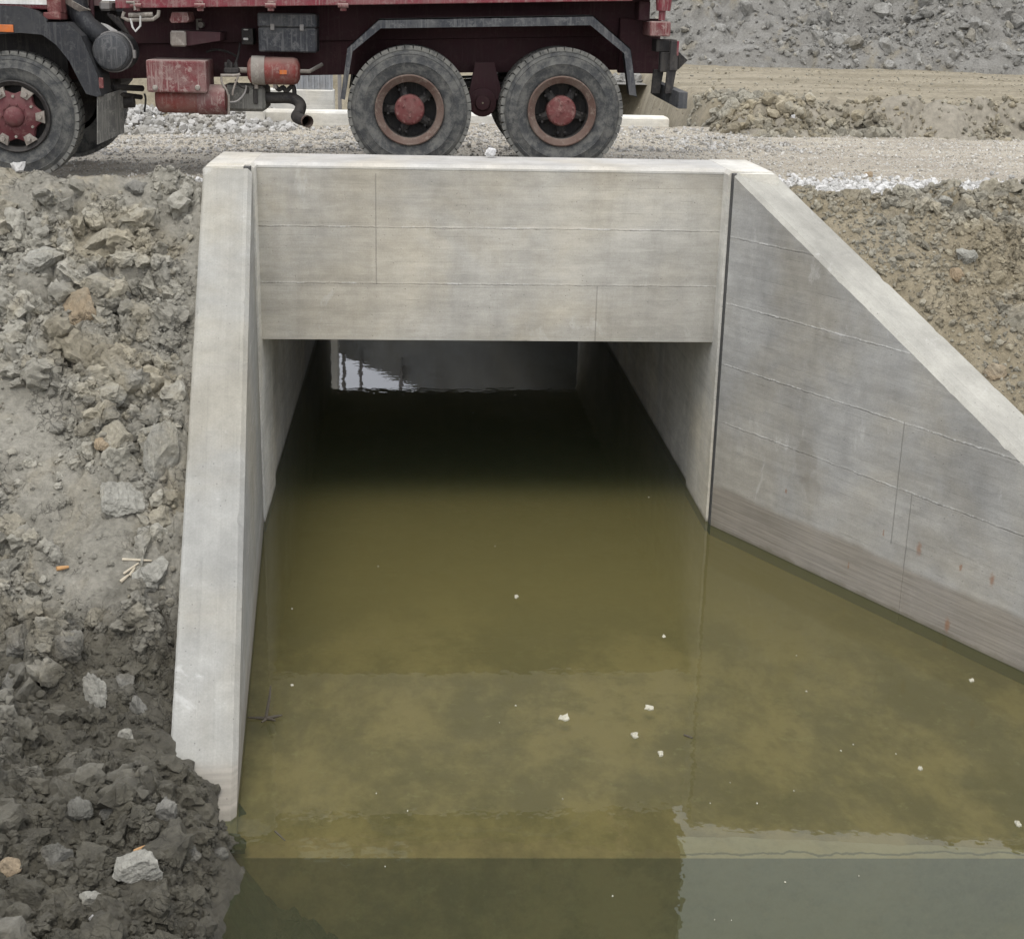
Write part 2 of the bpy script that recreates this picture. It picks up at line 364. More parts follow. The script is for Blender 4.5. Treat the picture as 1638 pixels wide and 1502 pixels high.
# ------------------------------------------------------------------ materials
M = {}
GREY = (.53, .515, .465)
M['headwall'] = mat_concrete('headwall_concrete', (.385, .368, .325), across=(0, 1), zlines=(2.72, 2.21), seams=(((1, 0), -1.04, 2.21, 3.2), ((1, 0), .98, 1.6, 2.21)))
M['barrel'] = mat_concrete('barrel_concrete', GREY, across=(1, 0), zlines=(1.2, .68))
M['left_wing'] = mat_concrete('wing_concrete_pale', (.268, .264, .24), across=(.9972, .0735), zlines=(2.6, 2.0, 1.4, .8), blotch=.11, band=(.22, .6))
_d = np.array([3.845-2.096, -3.518+.305]); _d /= np.linalg.norm(_d)
def on_wing(px, py):                     # a mark measured on the right wing's inner face
    n3 = np.array([_d[1], -_d[0], 0.]); P0 = np.array([2.085, -.285, 0]); d = ray(px, py); return CC + d*(((P0-CC)@n3)/(d@n3))
RUST = [tuple(on_wing(*q)) for q in ((1257, 785), (1413, 853), (1470, 878), (1537, 908), (1587, 928), (1515, 1000), (1357, 905))]
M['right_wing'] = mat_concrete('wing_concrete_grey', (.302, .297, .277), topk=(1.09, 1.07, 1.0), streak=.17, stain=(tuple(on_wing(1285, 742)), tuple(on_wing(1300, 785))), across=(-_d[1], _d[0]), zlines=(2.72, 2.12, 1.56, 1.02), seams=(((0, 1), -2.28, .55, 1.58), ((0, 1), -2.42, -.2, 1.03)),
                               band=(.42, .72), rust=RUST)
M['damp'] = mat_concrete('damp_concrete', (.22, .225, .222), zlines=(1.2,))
M['coping'] = mat_concrete('pale_coping_concrete', (.46, .45, .42), across=(0, 1), blotch=.1)  # coping colour, set paler than the headwall below it
M['soil'] = mat_soil('grey_soil', (.268, .252, .206), (.333, .316, .265), (.315, .28, .205), wet=(.056, .051, .038), wetz=(.42, 1.10))
M['soil_r'] = mat_soil('tan_soil', (.27, .235, .165), (.32, .28, .20), (.25, .235, .195), tanamt=(.48, .60))
M['clod_r'] = mat_soil('tan_clods', (.265, .228, .155), (.325, .285, .205), (.29, .27, .215), tanamt=(.42, .58))
M['field'] = None
M['tyre'] = None

def mat_tyre():
    n = N('dusty_rubber'); P = n.obj(); r_ = n.n('VectorMath', {0: n.n('VectorMath', {0: P, 1: (1, 0, 1)}, operation='MULTIPLY').outputs[0]}, operation='LENGTH').outputs['Value']
    rings = n.noise(n.n('CombineXYZ', {0: n.math('MULTIPLY', r_, 26), 1: 0, 2: 0}).outputs[0], 1.0, 3)
    f = n.ramp(n.noise(P, 7, 8, .78, .2), .40, .62)
    tread = n.ramp(r_, .545, .585)
    f2 = n.math('MAXIMUM', n.math('ADD', .12, n.math('MULTIPLY', f, .55)), n.math('MULTIPLY', tread, n.ramp(n.noise(P, 14, 4), .3, .6, .35, .95)))
    sp = n.ramp(n.noise(P, 30, 6, .8), .56, .66, 0, .55)
    f2 = n.math('MAXIMUM', n.math('MAXIMUM', f2, sp), n.math('MULTIPLY', n.ramp(rings, .5, .65), .28))
    c = n.mix(f2, (.024, .026, .029), (.15, .146, .13))
    return n.bsdf(c, .85, .25, normal=n.bump(n.noise(P, 40, 4), .2, .004))
M['tyre'] = mat_tyre()
RED = (.145, .012, .020)
M['red'] = mat_paint('faded_red_paint', (.155, .016, .026), amt=.5)
M['red_dirty'] = mat_paint('dusty_red_paint', (.125, .022, .024), dust=(.32, .255, .225), amt=.85, rough=.7, topdust=.9)
M['red_tank'] = mat_paint('tank_red_paint', (.165, .024, .018), dust=(.31, .25, .21), amt=.55, rough=.6, topdust=.5)
M['dark_red'] = mat_paint('chassis_dark_red', (.042, .010, .014), dust=(.085, .055, .05), amt=.5, rough=.75, topdust=.4)
M['black'] = mat_paint('black_plastic', (.013, .014, .017), dust=(.16, .155, .145), amt=.32, rough=.6, topdust=.30)
M['guard'] = mat_paint('black_mudguard', (.020, .022, .027), dust=(.24, .235, .22), amt=.42, rough=.6, topdust=.35)
M['under'] = mat_paint('greasy_black_steel', (.016, .014, .014), dust=(.10, .09, .075), amt=.5, rough=.7, topdust=.3)
M['dusty'] = mat_paint('dust_caked_steel', (.20, .17, .145), dust=(.36, .335, .29), amt=.8, rough=.9, topdust=.8)
M['flap'] = mat_paint('dusty_rubber_flap', (.10, .097, .088), dust=(.27, .26, .225), amt=.8, rough=.9)
M['rust'] = mat_paint('rusty_rim_steel', (.085, .048, .036), dust=(.20, .165, .135), amt=.75, rough=.85, streak=False)
M['hub_red'] = mat_paint('hub_red_paint', (.120, .032, .030), dust=(.24, .15, .13), amt=.8, rough=.8, streak=False, topdust=.2)
M['star_red'] = mat_paint('wheel_star_red', (.095, .018, .022), dust=(.22, .15, .13), amt=.45, rough=.7, streak=False, topdust=.35)
M['white'] = mat_paint('white_plate', (.62, .61, .58), dust=(.35, .33, .29), amt=.4, rough=.6)
M['amber'] = mat_paint('amber_plastic', (.50, .12, .01), amt=.25, rough=.4, topdust=.1)
M['steel'] = mat_paint('grey_steel', (.22, .21, .20), amt=.5, rough=.6, metal=.2)
M['glass'] = mat_paint('cab_glass', (.03, .035, .04), amt=.15, rough=.15, spec=.6)
M['mid_stone'] = mat_gravel('mixed_road_stones', (.22, .21, .185), (.44, .43, .405), (.33, .30, .25), (.45, .7))
M['road'] = mat_gravel('gravel_dirt', (.30, .275, .23), (.30, .275, .23), (.34, .30, .235))
M['stone'] = mat_gravel('gravel_stones', (.27, .25, .21), (.53, .51, .465), (.36, .33, .28), (.5, .75))
M['pale_stone'] = mat_gravel('pale_crushed_stone', (.31, .302, .28), (.57, .56, .535), (.40, .38, .34), (.55, .8))
M['rock'] = mat_soil('pale_clay_rock', (.295, .283, .24), (.36, .347, .30), (.33, .30, .23), use_tint=False, tanamt=(.50, .66), crack=.06)
M['rock_wet'] = mat_soil('damp_clay_rock', (.13, .125, .105), (.24, .23, .20), (.20, .175, .13), use_tint=False, tanamt=(.5, .7), crack=.08)
M['ochre'] = mat_soil('ochre_clay', (.33, .255, .165), (.38, .29, .19), (.30, .26, .19), use_tint=False)
M['white_rock'] = mat_soil('white_limestone', (.62, .61, .59), (.70, .69, .67), (.52, .50, .46), use_tint=False, crack=.0)
M['wood'] = mat_paint('pale_splinter_wood', (.48, .42, .31), amt=.2, rough=.8, topdust=.1)
M['chip'] = mat_paint('orange_wood', (.45, .25, .10), amt=.2, rough=.8, topdust=.1)
M['twig'] = mat_paint('dark_twig', (.05, .04, .025), amt=.2, rough=.9, topdust=.1)
M['scrap'] = mat_paint('pale_scrap', (.42, .40, .31), dust=(.45, .42, .33), amt=.4, rough=.8, topdust=.0)
M['seal'] = mat_paint('dark_joint_filler', (.055, .057, .056), amt=.25, rough=.9, topdust=.1)
M['panel'] = mat_paint('grey_sheet_panel', (.30, .31, .32), amt=.4, rough=.6)

# ------------------------------------------------------------------ world and sun
SUN_EL, SUN_AZ = math.radians(63), math.radians(196)     # azimuth clockwise from +Y
w = bpy.data.worlds.new('World'); S.world = w; w.use_nodes = True; t = w.node_tree
sky = t.nodes.new('ShaderNodeTexSky'); sky.sky_type = 'NISHITA'; sky.sun_disc = False
sky.sun_elevation = SUN_EL; sky.sun_rotation = SUN_AZ; sky.air_density = 1.0; sky.dust_density = 4.0; sky.ozone_density = 1.0
hs = t.nodes.new('ShaderNodeHueSaturation'); hs.inputs['Saturation'].default_value = .28
t.links.new(sky.outputs[0], hs.inputs['Color']); bg = t.nodes['Background']; bg.inputs[1].default_value = .15
# thin even overcast drawn over the clear sky
tc = t.nodes.new('ShaderNodeTexCoord'); cn = t.nodes.new('ShaderNodeTexNoise'); cn.inputs['Scale'].default_value = 2.2; cn.inputs['Detail'].default_value = 6
t.links.new(tc.outputs['Generated'], cn.inputs['Vector'])
cr = t.nodes.new('ShaderNodeMapRange'); cr.inputs[1].default_value = .3; cr.inputs[2].default_value = .7; cr.inputs[3].default_value = .86; cr.inputs[4].default_value = 1.12; t.links.new(cn.outputs[0], cr.inputs[0])
cm = t.nodes.new('ShaderNodeMix'); cm.data_type = 'RGBA'; cm.blend_type = 'MULTIPLY'; cm.inputs[0].default_value = 1; cm.inputs[6].default_value = (9.9, 10.2, 11.0, 1); t.links.new(cr.outputs[0], cm.inputs[7])
mx = t.nodes.new('ShaderNodeMix'); mx.data_type = 'RGBA'; mx.inputs[0].default_value = .80; t.links.new(hs.outputs[0], mx.inputs[6]); t.links.new(cm.outputs[2], mx.inputs[7]); t.links.new(mx.outputs[2], bg.inputs[0])
sl = bpy.data.lights.new('sun', 'SUN'); sl.energy = 1.25; sl.angle = math.radians(22); sl.color = (1, .96, .90)
so = bpy.data.objects.new('sun', sl); COL.objects.link(so)
sd = Vector((math.sin(SUN_AZ)*math.cos(SUN_EL), math.cos(SUN_AZ)*math.cos(SUN_EL), math.sin(SUN_EL)))
so.rotation_euler = sd.to_track_quat('Z', 'Y').to_euler(); so.location = sd*30
S.view_settings.view_transform = 'Standard'; S.view_settings.look = 'None'; S.view_settings.exposure = 0.27; S.view_settings.gamma = 1
S.cycles.adaptive_threshold = .02; S.cycles.max_bounces = 9; S.cycles.diffuse_bounces = 6; S.cycles.glossy_bounces = 3; S.cycles.transparent_max_bounces = 6

# ------------------------------------------------------------------ culvert
HB = 2.12; ZT = 3.287; ZS = 1.695; LEN = 11.08
cul = empty('concrete_culvert', (0, 5.5, 0), label='pale concrete box culvert carrying the gravel road over olive water', cat='culvert')
hw = [(0, ZS), (0, ZT-.045), (.83, ZT-.045), (.83, ZS+.3), (.5, ZS)]
m = MB(); m.loft([(-HB, y, z) for y, z in hw], [(HB, y, z) for y, z in hw]); m.build('headwall', M['headwall'], cul)
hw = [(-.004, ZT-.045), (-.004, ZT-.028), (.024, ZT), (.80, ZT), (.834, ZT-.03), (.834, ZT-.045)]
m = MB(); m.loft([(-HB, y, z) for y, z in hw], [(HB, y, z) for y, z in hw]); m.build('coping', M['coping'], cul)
for s in (-1, 1):
    m = MB()
    a, b = s*(HB-.035), s*(HB+.385)
    c = .03*s
    # end block that frames the opening, then the barrel wall behind it
    blk = [(a, -1.2), (a, ZT-.03), (a+c, ZT+.003), (b-c, ZT+.003), (b, ZT-.03), (b, -1.2)]
    m.loft([(x, -.23, z) for x, z in blk], [(x, .83, z) for x, z in blk])
    i = a+.075*s
    blk = [(i, -1.2), (i, ZT-.004), (b-c, ZT-.004), (b, ZT-.03), (b, -1.2)]
    m.loft([(x, -.35, z) for x, z in blk], [(x, -.23, z) for x, z in blk])
    m.box(min(s*HB, s*(HB+.4)), max(s*HB, s*(HB+.4)), .83, LEN, -1.2, ZS+.3)
    m.build('barrel_wall', M['barrel'], cul)
    f = MB(); f.box(min(a+.022*s, i), max(a+.022*s, i), -.33, -.231, -1.2, ZT-.010); f.build('joint_filler', M['seal'], cul)
m = MB(); m.box(-HB, HB, .83, LEN-.5, ZS, ZS+.3); m.build('roof_slab', M['barrel'], cul)
m = MB(); m.box(-HB-1.1, HB+1.3, LEN-.5, LEN, ZS+.001, 2.99, .03); m.build('far_parapet', M['barrel'], cul)

def wing(name, A, B, zA, zB, th, side, mat, zb=-1.4, **k):
    A, B = np.array(A, float), np.array(B, float); d = (B-A)/np.linalg.norm(B-A); nrm = np.array([d[1], -d[0]])*side   # outward, away from the water
    if nrm[0]*side < 0: nrm = -nrm
    def sec(p, z):
        c = .034
        q = [(0, zb), (0, z-c), (c, z), (th-.012, z), (th, z-.012), (th, zb)]
        return [(p[0]+nrm[0]*o, p[1]+nrm[1]*o, zz) for o, zz in q]
    e = empty(name, (*A, 0), **k)
    m = MB(); n = 2
    L = float(np.linalg.norm(B-A)); K = int(L/.035); rows = []
    for i in range(K+1):
        t_ = i/K; p = A+(B-A)*t_; z = zA+(zB-zA)*t_; r_ = sec(p, z); u = L*t_
        j1 = .0022*float(vnoise(u*3.1, 7.7, 61)) + .002*float(vnoise(u*17, 3.3, 62)); ch = max(0, float(vnoise(u*5.5, 1.9, 63))-.45)*.05
        j2 = .002*float(vnoise(u*14, 9.1, 64)); ch2 = max(0, float(vnoise(u*6.5, 4.9, 65))-.40)*.06
        rows.append([r_[0], (r_[1][0]+nrm[0]*j1*.4, r_[1][1]+nrm[1]*j1*.4, r_[1][2]+j1-ch), (r_[2][0]+nrm[0]*(j1+ch), r_[2][1]+nrm[1]*(j1+ch), r_[2][2]+j1*.5),
                     (r_[3][0]-nrm[0]*ch2, r_[3][1]-nrm[1]*ch2, r_[3][2]+j2), (r_[4][0]+nrm[0]*j2, r_[4][1]+nrm[1]*j2, r_[4][2]-ch2), r_[5]])
    V = sum(rows, []); F = [tuple(range(6)), tuple(range(6*K+5, 6*K-1, -1))]
    for i in range(K): F += [(6*i+(k+1) % 6, 6*i+k, 6*i+6+k, 6*i+6+(k+1) % 6) for k in range(6)]
    m.add(V, F); m.build('wall_body', mat, e)
    return A, B, d, nrm
LW = wing('wing_wall', (-2.088, -.335), (-1.715, -5.86), 3.265, -.30, .41, -1, M['left_wing'], label='narrow pale wing wall at left with its foot buried in wet mud', cat='wing wall')
RW = wing('wing_wall', (2.085+_d[0]*.055, -.285+_d[1]*.055), (2.085+_d[0]*7.0, -.285+_d[1]*7.0), 3.29, 3.30-.574*7*abs(_d[1]), .44, 1, M['right_wing'], label='broad grey wing wall at right with rust spots above the water', cat='wing wall')
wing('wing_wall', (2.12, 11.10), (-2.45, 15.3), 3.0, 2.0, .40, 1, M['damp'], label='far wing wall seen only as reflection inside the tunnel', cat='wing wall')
# ------------------------------------------------------------------ channel floor and water
def mat_floor():
    n = N('silted_slab'); P = n.pos(); x, y, z = n.xyz(P)
    far = n.ramp(y, -4.0, -1.2, 0, 1)
    a = n.ramp(n.noise(n.scale(P, (1, .6, 1), (3, 1, 0)), .9, 8, .72, .1), .42, .60)
    c = n.mix(a, (.400, .328, .205), (.235, .190, .122))
    c = n.mix(n.ramp(n.noise(P, 3.2, 6, .7), .5, .72, 0, .6), c, (.17, .14, .075))
    c = n.mix(n.ramp(n.noise(P, 8, 6, .75), .56, .7, 0, .5), c, (.44, .40, .27))
    c = n.mix(far, c, (.298, .240, .130))
    # paler colour along the lip of the slab, with one spur
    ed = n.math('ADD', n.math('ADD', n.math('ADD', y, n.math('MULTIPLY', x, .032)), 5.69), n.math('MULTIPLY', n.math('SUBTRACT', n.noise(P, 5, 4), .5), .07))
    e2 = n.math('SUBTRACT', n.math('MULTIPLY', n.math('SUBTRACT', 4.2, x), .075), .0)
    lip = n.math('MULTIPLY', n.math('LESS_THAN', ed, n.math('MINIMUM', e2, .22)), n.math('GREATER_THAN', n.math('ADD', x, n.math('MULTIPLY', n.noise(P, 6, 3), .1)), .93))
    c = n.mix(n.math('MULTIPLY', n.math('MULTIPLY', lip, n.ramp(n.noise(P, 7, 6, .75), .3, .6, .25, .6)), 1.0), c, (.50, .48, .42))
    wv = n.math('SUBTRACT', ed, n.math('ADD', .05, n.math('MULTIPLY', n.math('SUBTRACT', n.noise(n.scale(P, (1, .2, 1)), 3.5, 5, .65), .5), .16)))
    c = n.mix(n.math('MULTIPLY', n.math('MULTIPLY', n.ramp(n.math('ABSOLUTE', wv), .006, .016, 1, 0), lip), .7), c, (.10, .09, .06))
    return n.bsdf(c, .95, .1, normal=n.bump(n.noise(P, 12, 5), .3, .01))
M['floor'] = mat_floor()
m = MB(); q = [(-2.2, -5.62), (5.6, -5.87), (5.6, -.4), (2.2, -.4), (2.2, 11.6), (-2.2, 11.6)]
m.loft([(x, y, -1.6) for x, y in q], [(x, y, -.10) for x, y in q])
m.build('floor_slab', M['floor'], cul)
n = N('deep_mud'); P = n.pos()
M['deep'] = n.bsdf(n.mix(n.ramp(n.noise(P, 1.2, 5), .4, .6), (.000, .056, .052), (.000, .045, .042)), .95, .1)
m = MB(); m.add([(-9, -18, -1.3), (12, -18, -1.3), (12, 20, -1.3), (-9, 20, -1.3)], [(0, 1, 2, 3)]); tag(m.build('channel_bed', M['deep']), kind='structure')
n = N('murky_water'); P = n.pos()
# silt hanging in the water is lit from the side as well as from above, so its scatter leans to the open channel
lean = n.n('CombineXYZ', {0: 0.0, 1: -.55, 2: .835}).outputs[0]
body = n.n('MixShader', {0: .33, 1: n.n('BsdfTransparent', {0: (.77, .745, .56)}).outputs[0],
                         2: n.n('BsdfDiffuse', {0: n.mix(n.ramp(n.noise(P, .45, 4), .35, .65), (.067, .082, .044), (.060, .076, .042)), 'Normal': lean}).outputs[0]}).outputs[0]
rip = n.math('ADD', n.noise(n.scale(P, (1, 1, 1)), 2.4, 3, .5), n.math('MULTIPLY', n.noise(P, 9, 2), .25))
bn = n.bump(rip, .10, .02)
ws = n.n('MixShader', {0: n.n('Fresnel', {0: 1.33, 1: bn}).outputs[0], 1: body, 2: n.n('BsdfGlossy', {0: (1, 1, 1), 'Roughness': .0, 'Normal': bn}).outputs[0]}).outputs[0]
n.t.links.new(ws, n.out.inputs[0]); M['water'] = n.m
m = MB(); m.add([(-9, -18, 0), (11, -18, 0), (11, 20, 0), (-9, 20, 0)], [(0, 1, 2, 3)]); tag(m.build('water', M['water']), kind='structure')

# ------------------------------------------------------------------ terrain functions
def side_of(W, x, y, off):               # signed distance past the inner face of a wing, outward positive, minus off
    A, B, d, nr = W; return (x-A[0])*nr[0] + (y-A[1])*nr[1] - off
def rubble(x, y, s, amp=1.0, scales=((.30, 1.0), (.15, .9), (.075, .8))):
    wx = x + .06*fbm(x*4, y*4, 3, s+1); wy = y + .06*fbm(x*4, y*4, 3, s+2); h = 0
    for sc, a in scales:
        f1, f2, i = worley(wx/sc, wy/sc, s+int(sc*1000))
        dome = np.sqrt(np.clip(1-(f1/.8)**2, 0, 1))*np.clip(i*1.5-.35, 0, 1)*sstep(0, .18, f2-f1)
        h = h + dome*sc*.42*a
    return h*amp
def road_z(x, y):
    z = 3.04 + .034*np.minimum(x, 0) - .028*np.clip(y-2, 0, 7)
    return z + .018*fbm(x*.8, y*.8, 4, 3) + .012*fbm(x*5, y*5, 3, 8)
def wing_top(W, y, z0, k): return z0 + k*(y+.285)
def clamp_wing(W, x, y, z, z0, k, th, gap):   # soil stays just under the coping it lies against
    t = (x-W[0][0])*W[2][0] + (y-W[0][1])*W[2][1]; o = np.maximum(side_of(W, x, y, th), 0)
    return np.where((t > -.1) & (t < (4.35 if W is LW else 5.15)), np.minimum(z, z0 - k*np.maximum(t, 0) - gap + o*1.1), z)
_sa, _sb = at_z(-10, 690, 1.55), at_z(205, 905, 1.0)
def trampled(x, y):                       # smooth compacted patches and the foot track running down the bank
    d = _sb[:2]-_sa[:2]; L = np.hypot(*d); d = d/L; t = np.clip((x-_sa[0])*d[0]+(y-_sa[1])*d[1], -.3, L)
    q = np.hypot(x-_sa[0]-t*d[0], y-_sa[1]-t*d[1]) + .16*fbm(x*2.2, y*2.2, 3, 66)
    m = sstep(.06, .34, fbm(x*.8+y*.5, y*.85, 3, 61))*.85
    return np.maximum(np.maximum(m, sstep(.42, .20, q)), sstep(-.85, -.5, y + .2*fbm(x*1.4, 2.2, 3, 67))*sstep(-2.6, -3.3, x))
def lbank(x, y):
    base = wing_top(LW, y, 3.285, .643)
    up = .09*sstep(-2.9, -3.6, x); pl = np.where(y > -.2, np.minimum(base, 3.10), base) + up - .13 - .02*np.clip(-2.6-x, 0, 3)
    pl = pl - 1.6*np.clip(x+1.90, 0, 2)*sstep(-4.3, -4.8, y)
    crest = 3.10 + up*.9 + .05*fbm(x*1.1, y*.8, 3, 31) + .02*np.minimum(x+2.6, 0)
    pl = -smax(-pl, -crest, .12)
    xs = x - .24*sstep(-5.55, -6.0, y)
    toe = -.02 + .34*sstep(-1.72, -2.4, xs) + .10*np.clip(-2.2-x, 0, 4) - 1.1*np.clip(xs+1.95, 0, 2) 
    z = smax(pl, toe, .22)
    back = road_z(x, y) - .04
    z = np.where(y > .25, z*(1-sstep(.25, 1.1, y)) + back*sstep(.25, 1.1, y), z)
    z = z + .085*fbm(x*1.15, y*1.15, 4, 40) + .030*fbm(x*4.2, y*4.2, 4, 50)
    smooth = trampled(x, y)
    k = (1-.85*smooth)*(1-.9*np.exp(-((x+2.1)/.28)**2-((y+5.2)/.32)**2))*(1-sstep(-.15, .25, y))
    z = z + rubble(x, y, 70, 1.5)*k - .02*k
    z = z - .030*sstep(.03, .0, np.abs(fbm(x*2.3, y*2.3, 3, 91)))*(1-sstep(-.2, .2, y))
    z = clamp_wing(LW, x, y, z, 3.265, .649*.9973, .41, .05)
    z = z + .15*np.exp(-((x+2.14)/.17)**2-((y+5.30)/.22)**2) + .09*np.exp(-((x+1.88)/.16)**2-((y+5.50)/.2)**2)
    ins = side_of(LW, x, y, .25)
    return np.where((ins < 0) & (y > -5.10 - .5*np.clip(ins+.25, 0, .4)), -1.2, np.where((x > -2.47) & (y > -.32), -1.2, z))
def rbank(x, y):
    base = 3.30 + .574*(y+.285)
    pl = np.minimum(base, 3.14) - .12 + .03*np.clip(x-3, 0, 4)
    crest = 3.10 + .05*fbm(x*1.3, y*.8, 3, 131)
    z = -smax(-pl, -crest, .08)
    z = np.where(y > .1, z*(1-sstep(.1, .8, y)) + (road_z(x, y)-.03)*sstep(.1, .8, y), z)
    right = sstep(.6, 1.7, side_of(RW, x, y, .46) + .5*fbm(x*1.2, y*1.2, 3, 142))
    z = z + .07*fbm(x*1.2, y*1.2, 4, 140) + .022*fbm(x*6, y*6, 4, 150) + rubble(x, y, 170, .5+1.0*right)*(1-sstep(-.1, .3, y))
    z = clamp_wing(RW, x, y, z, 3.285, .574*abs(_d[1]), .46, .035)
    ins = side_of(RW, x, y, .25)
    return np.where(ins < 0, -1.2, np.where((x < 2.35) & (y > -.5), -1.2, z))
def field_z(x, y):
    edge = 9.35 + .35*fbm(x*.5, 3.3, 3, 201)
    z = 2.78 + .46*sstep(0, .55, y-edge) + .012*np.clip(y-edge, 0, 12)
    z = z + .035*fbm(x*.35, y*.9, 4, 210) + .018*fbm(x*.9, y*5, 3, 220)
    z = z + rubble(x, y, 230, 1.2, ((.9, .8), (.45, .9), (.22, 1.0)))*np.exp(-((y-edge-.25)/.38)**2)
    t2 = sstep(4.7, 3.5, x + .35*fbm(x*1.4, y*1.3, 4, 205))*sstep(11.4, 11.0, y); z = z*(1-t2) + 2.2*t2
    t = sstep(4.3, 3.0, x - .12*np.maximum(y-16, 0))*sstep(10.6, 11.0, y)*sstep(23, 19, y)
    return z*(1-t) + (-.9)*t
def hill_z(x, y):
    foot = 21.6 + .10*np.clip(14-x, 0, 12) + .7*fbm(x*.16, .5, 3, 301)
    d = np.clip(y-foot, 0, 60)*sstep(2.0, 7.5, x-.02*(y-22))
    z = 3.28 + d*.62 - .0022*d*d
    a = sstep(0, 2.0, d)
    z = z + a*(1.0*fbm(x*.22, y*.22, 6, 310, .58) + .30*np.abs(fbm(x*.7+y*.3, y*.6, 4, 320)))
    return z - .25*(1-sstep(0, .5, d)) + rubble(x, y, 330, .55, ((.9, 1.0), (.45, 1.1)))*sstep(0, .6, d)

# ------------------------------------------------------------------ terrain meshes
fr = np.arange
def bank(name, xs, ys, h, mat): return tag(grid_mesh(name, xs, ys, h, mat), kind='structure')
bank('earth_bank', fr(-6.4, -.3, .018), fr(-8.4, .9, .018), lbank, mat_soil('grey_bank_soil', (.245, .23, .188), (.298, .28, .232), (.30, .266, .195), wet=(.052, .047, .035), wetz=(.42, 1.10), use_tint=False))
bank('earth_bank', fr(2.3, 8.2, .022), fr(-5.2, .9, .022), rbank, mat_soil('tan_bank_soil', (.25, .212, .142), (.30, .258, .18), (.245, .222, .172), use_tint=False, tanamt=(.55, .70)))
def mat_roadbase():
    n = N('packed_gravel_dirt'); P = n.pos()
    c = n.mix(n.ramp(n.noise(n.scale(P, (.5, 1.6, 1)), 1.0, 5, .65), .38, .62), (.285, .252, .198), (.36, .322, .255))
    vo = n.vor(P, 32); sc = n.n('SeparateColor', {0: vo['Color']}).outputs
    c = n.mix(n.math('MULTIPLY', n.ramp(sc[0], .45, .8), n.ramp(vo['Distance'], .2, .5, .8, 0)), c, (.50, .49, .46))
    k = val(n, n.noise(P, 30, 5, .75), .78, 1.2); c = n.mix(1.0, c, n.n('CombineColor', {0: k, 1: k, 2: k}).outputs[0], 'MULTIPLY')
    return n.bsdf(c, .95, .2, normal=n.bump(n.math('ADD', n.noise(P, 40, 5, .8), n.math('MULTIPLY', vo['Distance'], -.8)), .8, .02))
bank('gravel_road', fr(-12, 20, .05), fr(.30, 10.75, .05), lambda x, y: np.where((np.abs(x) < 2.6) & (y < .75), 2.2, np.where((np.abs(x-.1) < 3.4) & (y > 10.62), 2.3, road_z(x, y))), mat_roadbase())
def mat_field():
    n = N('packed_tan_earth'); P = n.pos()
    c = n.mix(n.ramp(n.noise(n.scale(P, (.25, 1.3, 1)), 1.0, 6, .65), .38, .62), (.185, .160, .112), (.245, .214, .155))
    c = n.mix(n.ramp(n.noise(n.scale(P, (.35, 2.6, 1), (4, 2, 0)), .8, 6, .7), .56, .68, 0, .6), c, (.21, .18, .125))
    c = n.mix(n.ramp(n.xyz(P)[1], 10.3, 9.6, 0, .7), c, (.25, .23, .19))
    k = val(n, n.noise(P, 9, 5, .75), .8, 1.16); c = n.mix(1.0, c, n.n('CombineColor', {0: k, 1: k, 2: k}).outputs[0], 'MULTIPLY')
    return n.bsdf(c, .95, .2, normal=n.bump(n.noise(P, 14, 5, .8), .6, .03))
M['field'] = mat_field()
tag(grid_mesh('dirt_field', fr(-14, 46, .09), fr(8.9, 26, .07), field_z, M['field'], drop=lambda c: (np.abs(c[:, 0]-.1) < 3.35) & (c[:, 1] < 11.5)), kind='structure')
M['hill'] = mat_soil('spoil_grey', (.18, .172, .152), (.225, .217, .195), (.22, .195, .145), use_tint=False, tanamt=(.56, .72))
M['hill_clod'] = mat_soil('spoil_clods', (.20, .193, .172), (.275, .267, .243), (.25, .225, .172), tanamt=(.56, .72))
bank('spoil_hill', fr(.5, 50, .13), fr(20.2, 50, .13), hill_z, M['hill'])
# wide ground out to the horizon with the channel cut through it
def ground_z(x, y):
    z = np.full(np.shape(x), 2.35)
    ch = np.where(y < 0, np.clip((np.abs(x-.8)-(3.2-.25*y))/6, 0, 1), np.where(y > 11, np.clip((np.abs(x+2)-6)/5, 0, 1), 1))
    return -1.6 + (z+1.6)*ch + np.where(y < -14, 0, 0)
gx = np.unique(np.concatenate([fr(-40, 40, 1.0), np.array([-1500, -700, -300, -120, -70, 70, 120, 300, 700, 1500.])]))
gy = np.unique(np.concatenate([fr(-40, 60, 1.0), np.array([-1500, -700, -300, -120, -70, 90, 130, 300, 700, 1500.])]))
tag(grid_mesh('ground', gx, gy, ground_z, M['field'], drop=lambda c: (np.abs(c[:, 0]) < 6) & (c[:, 1] > -16) & (c[:, 1] < 19)), kind='structure')

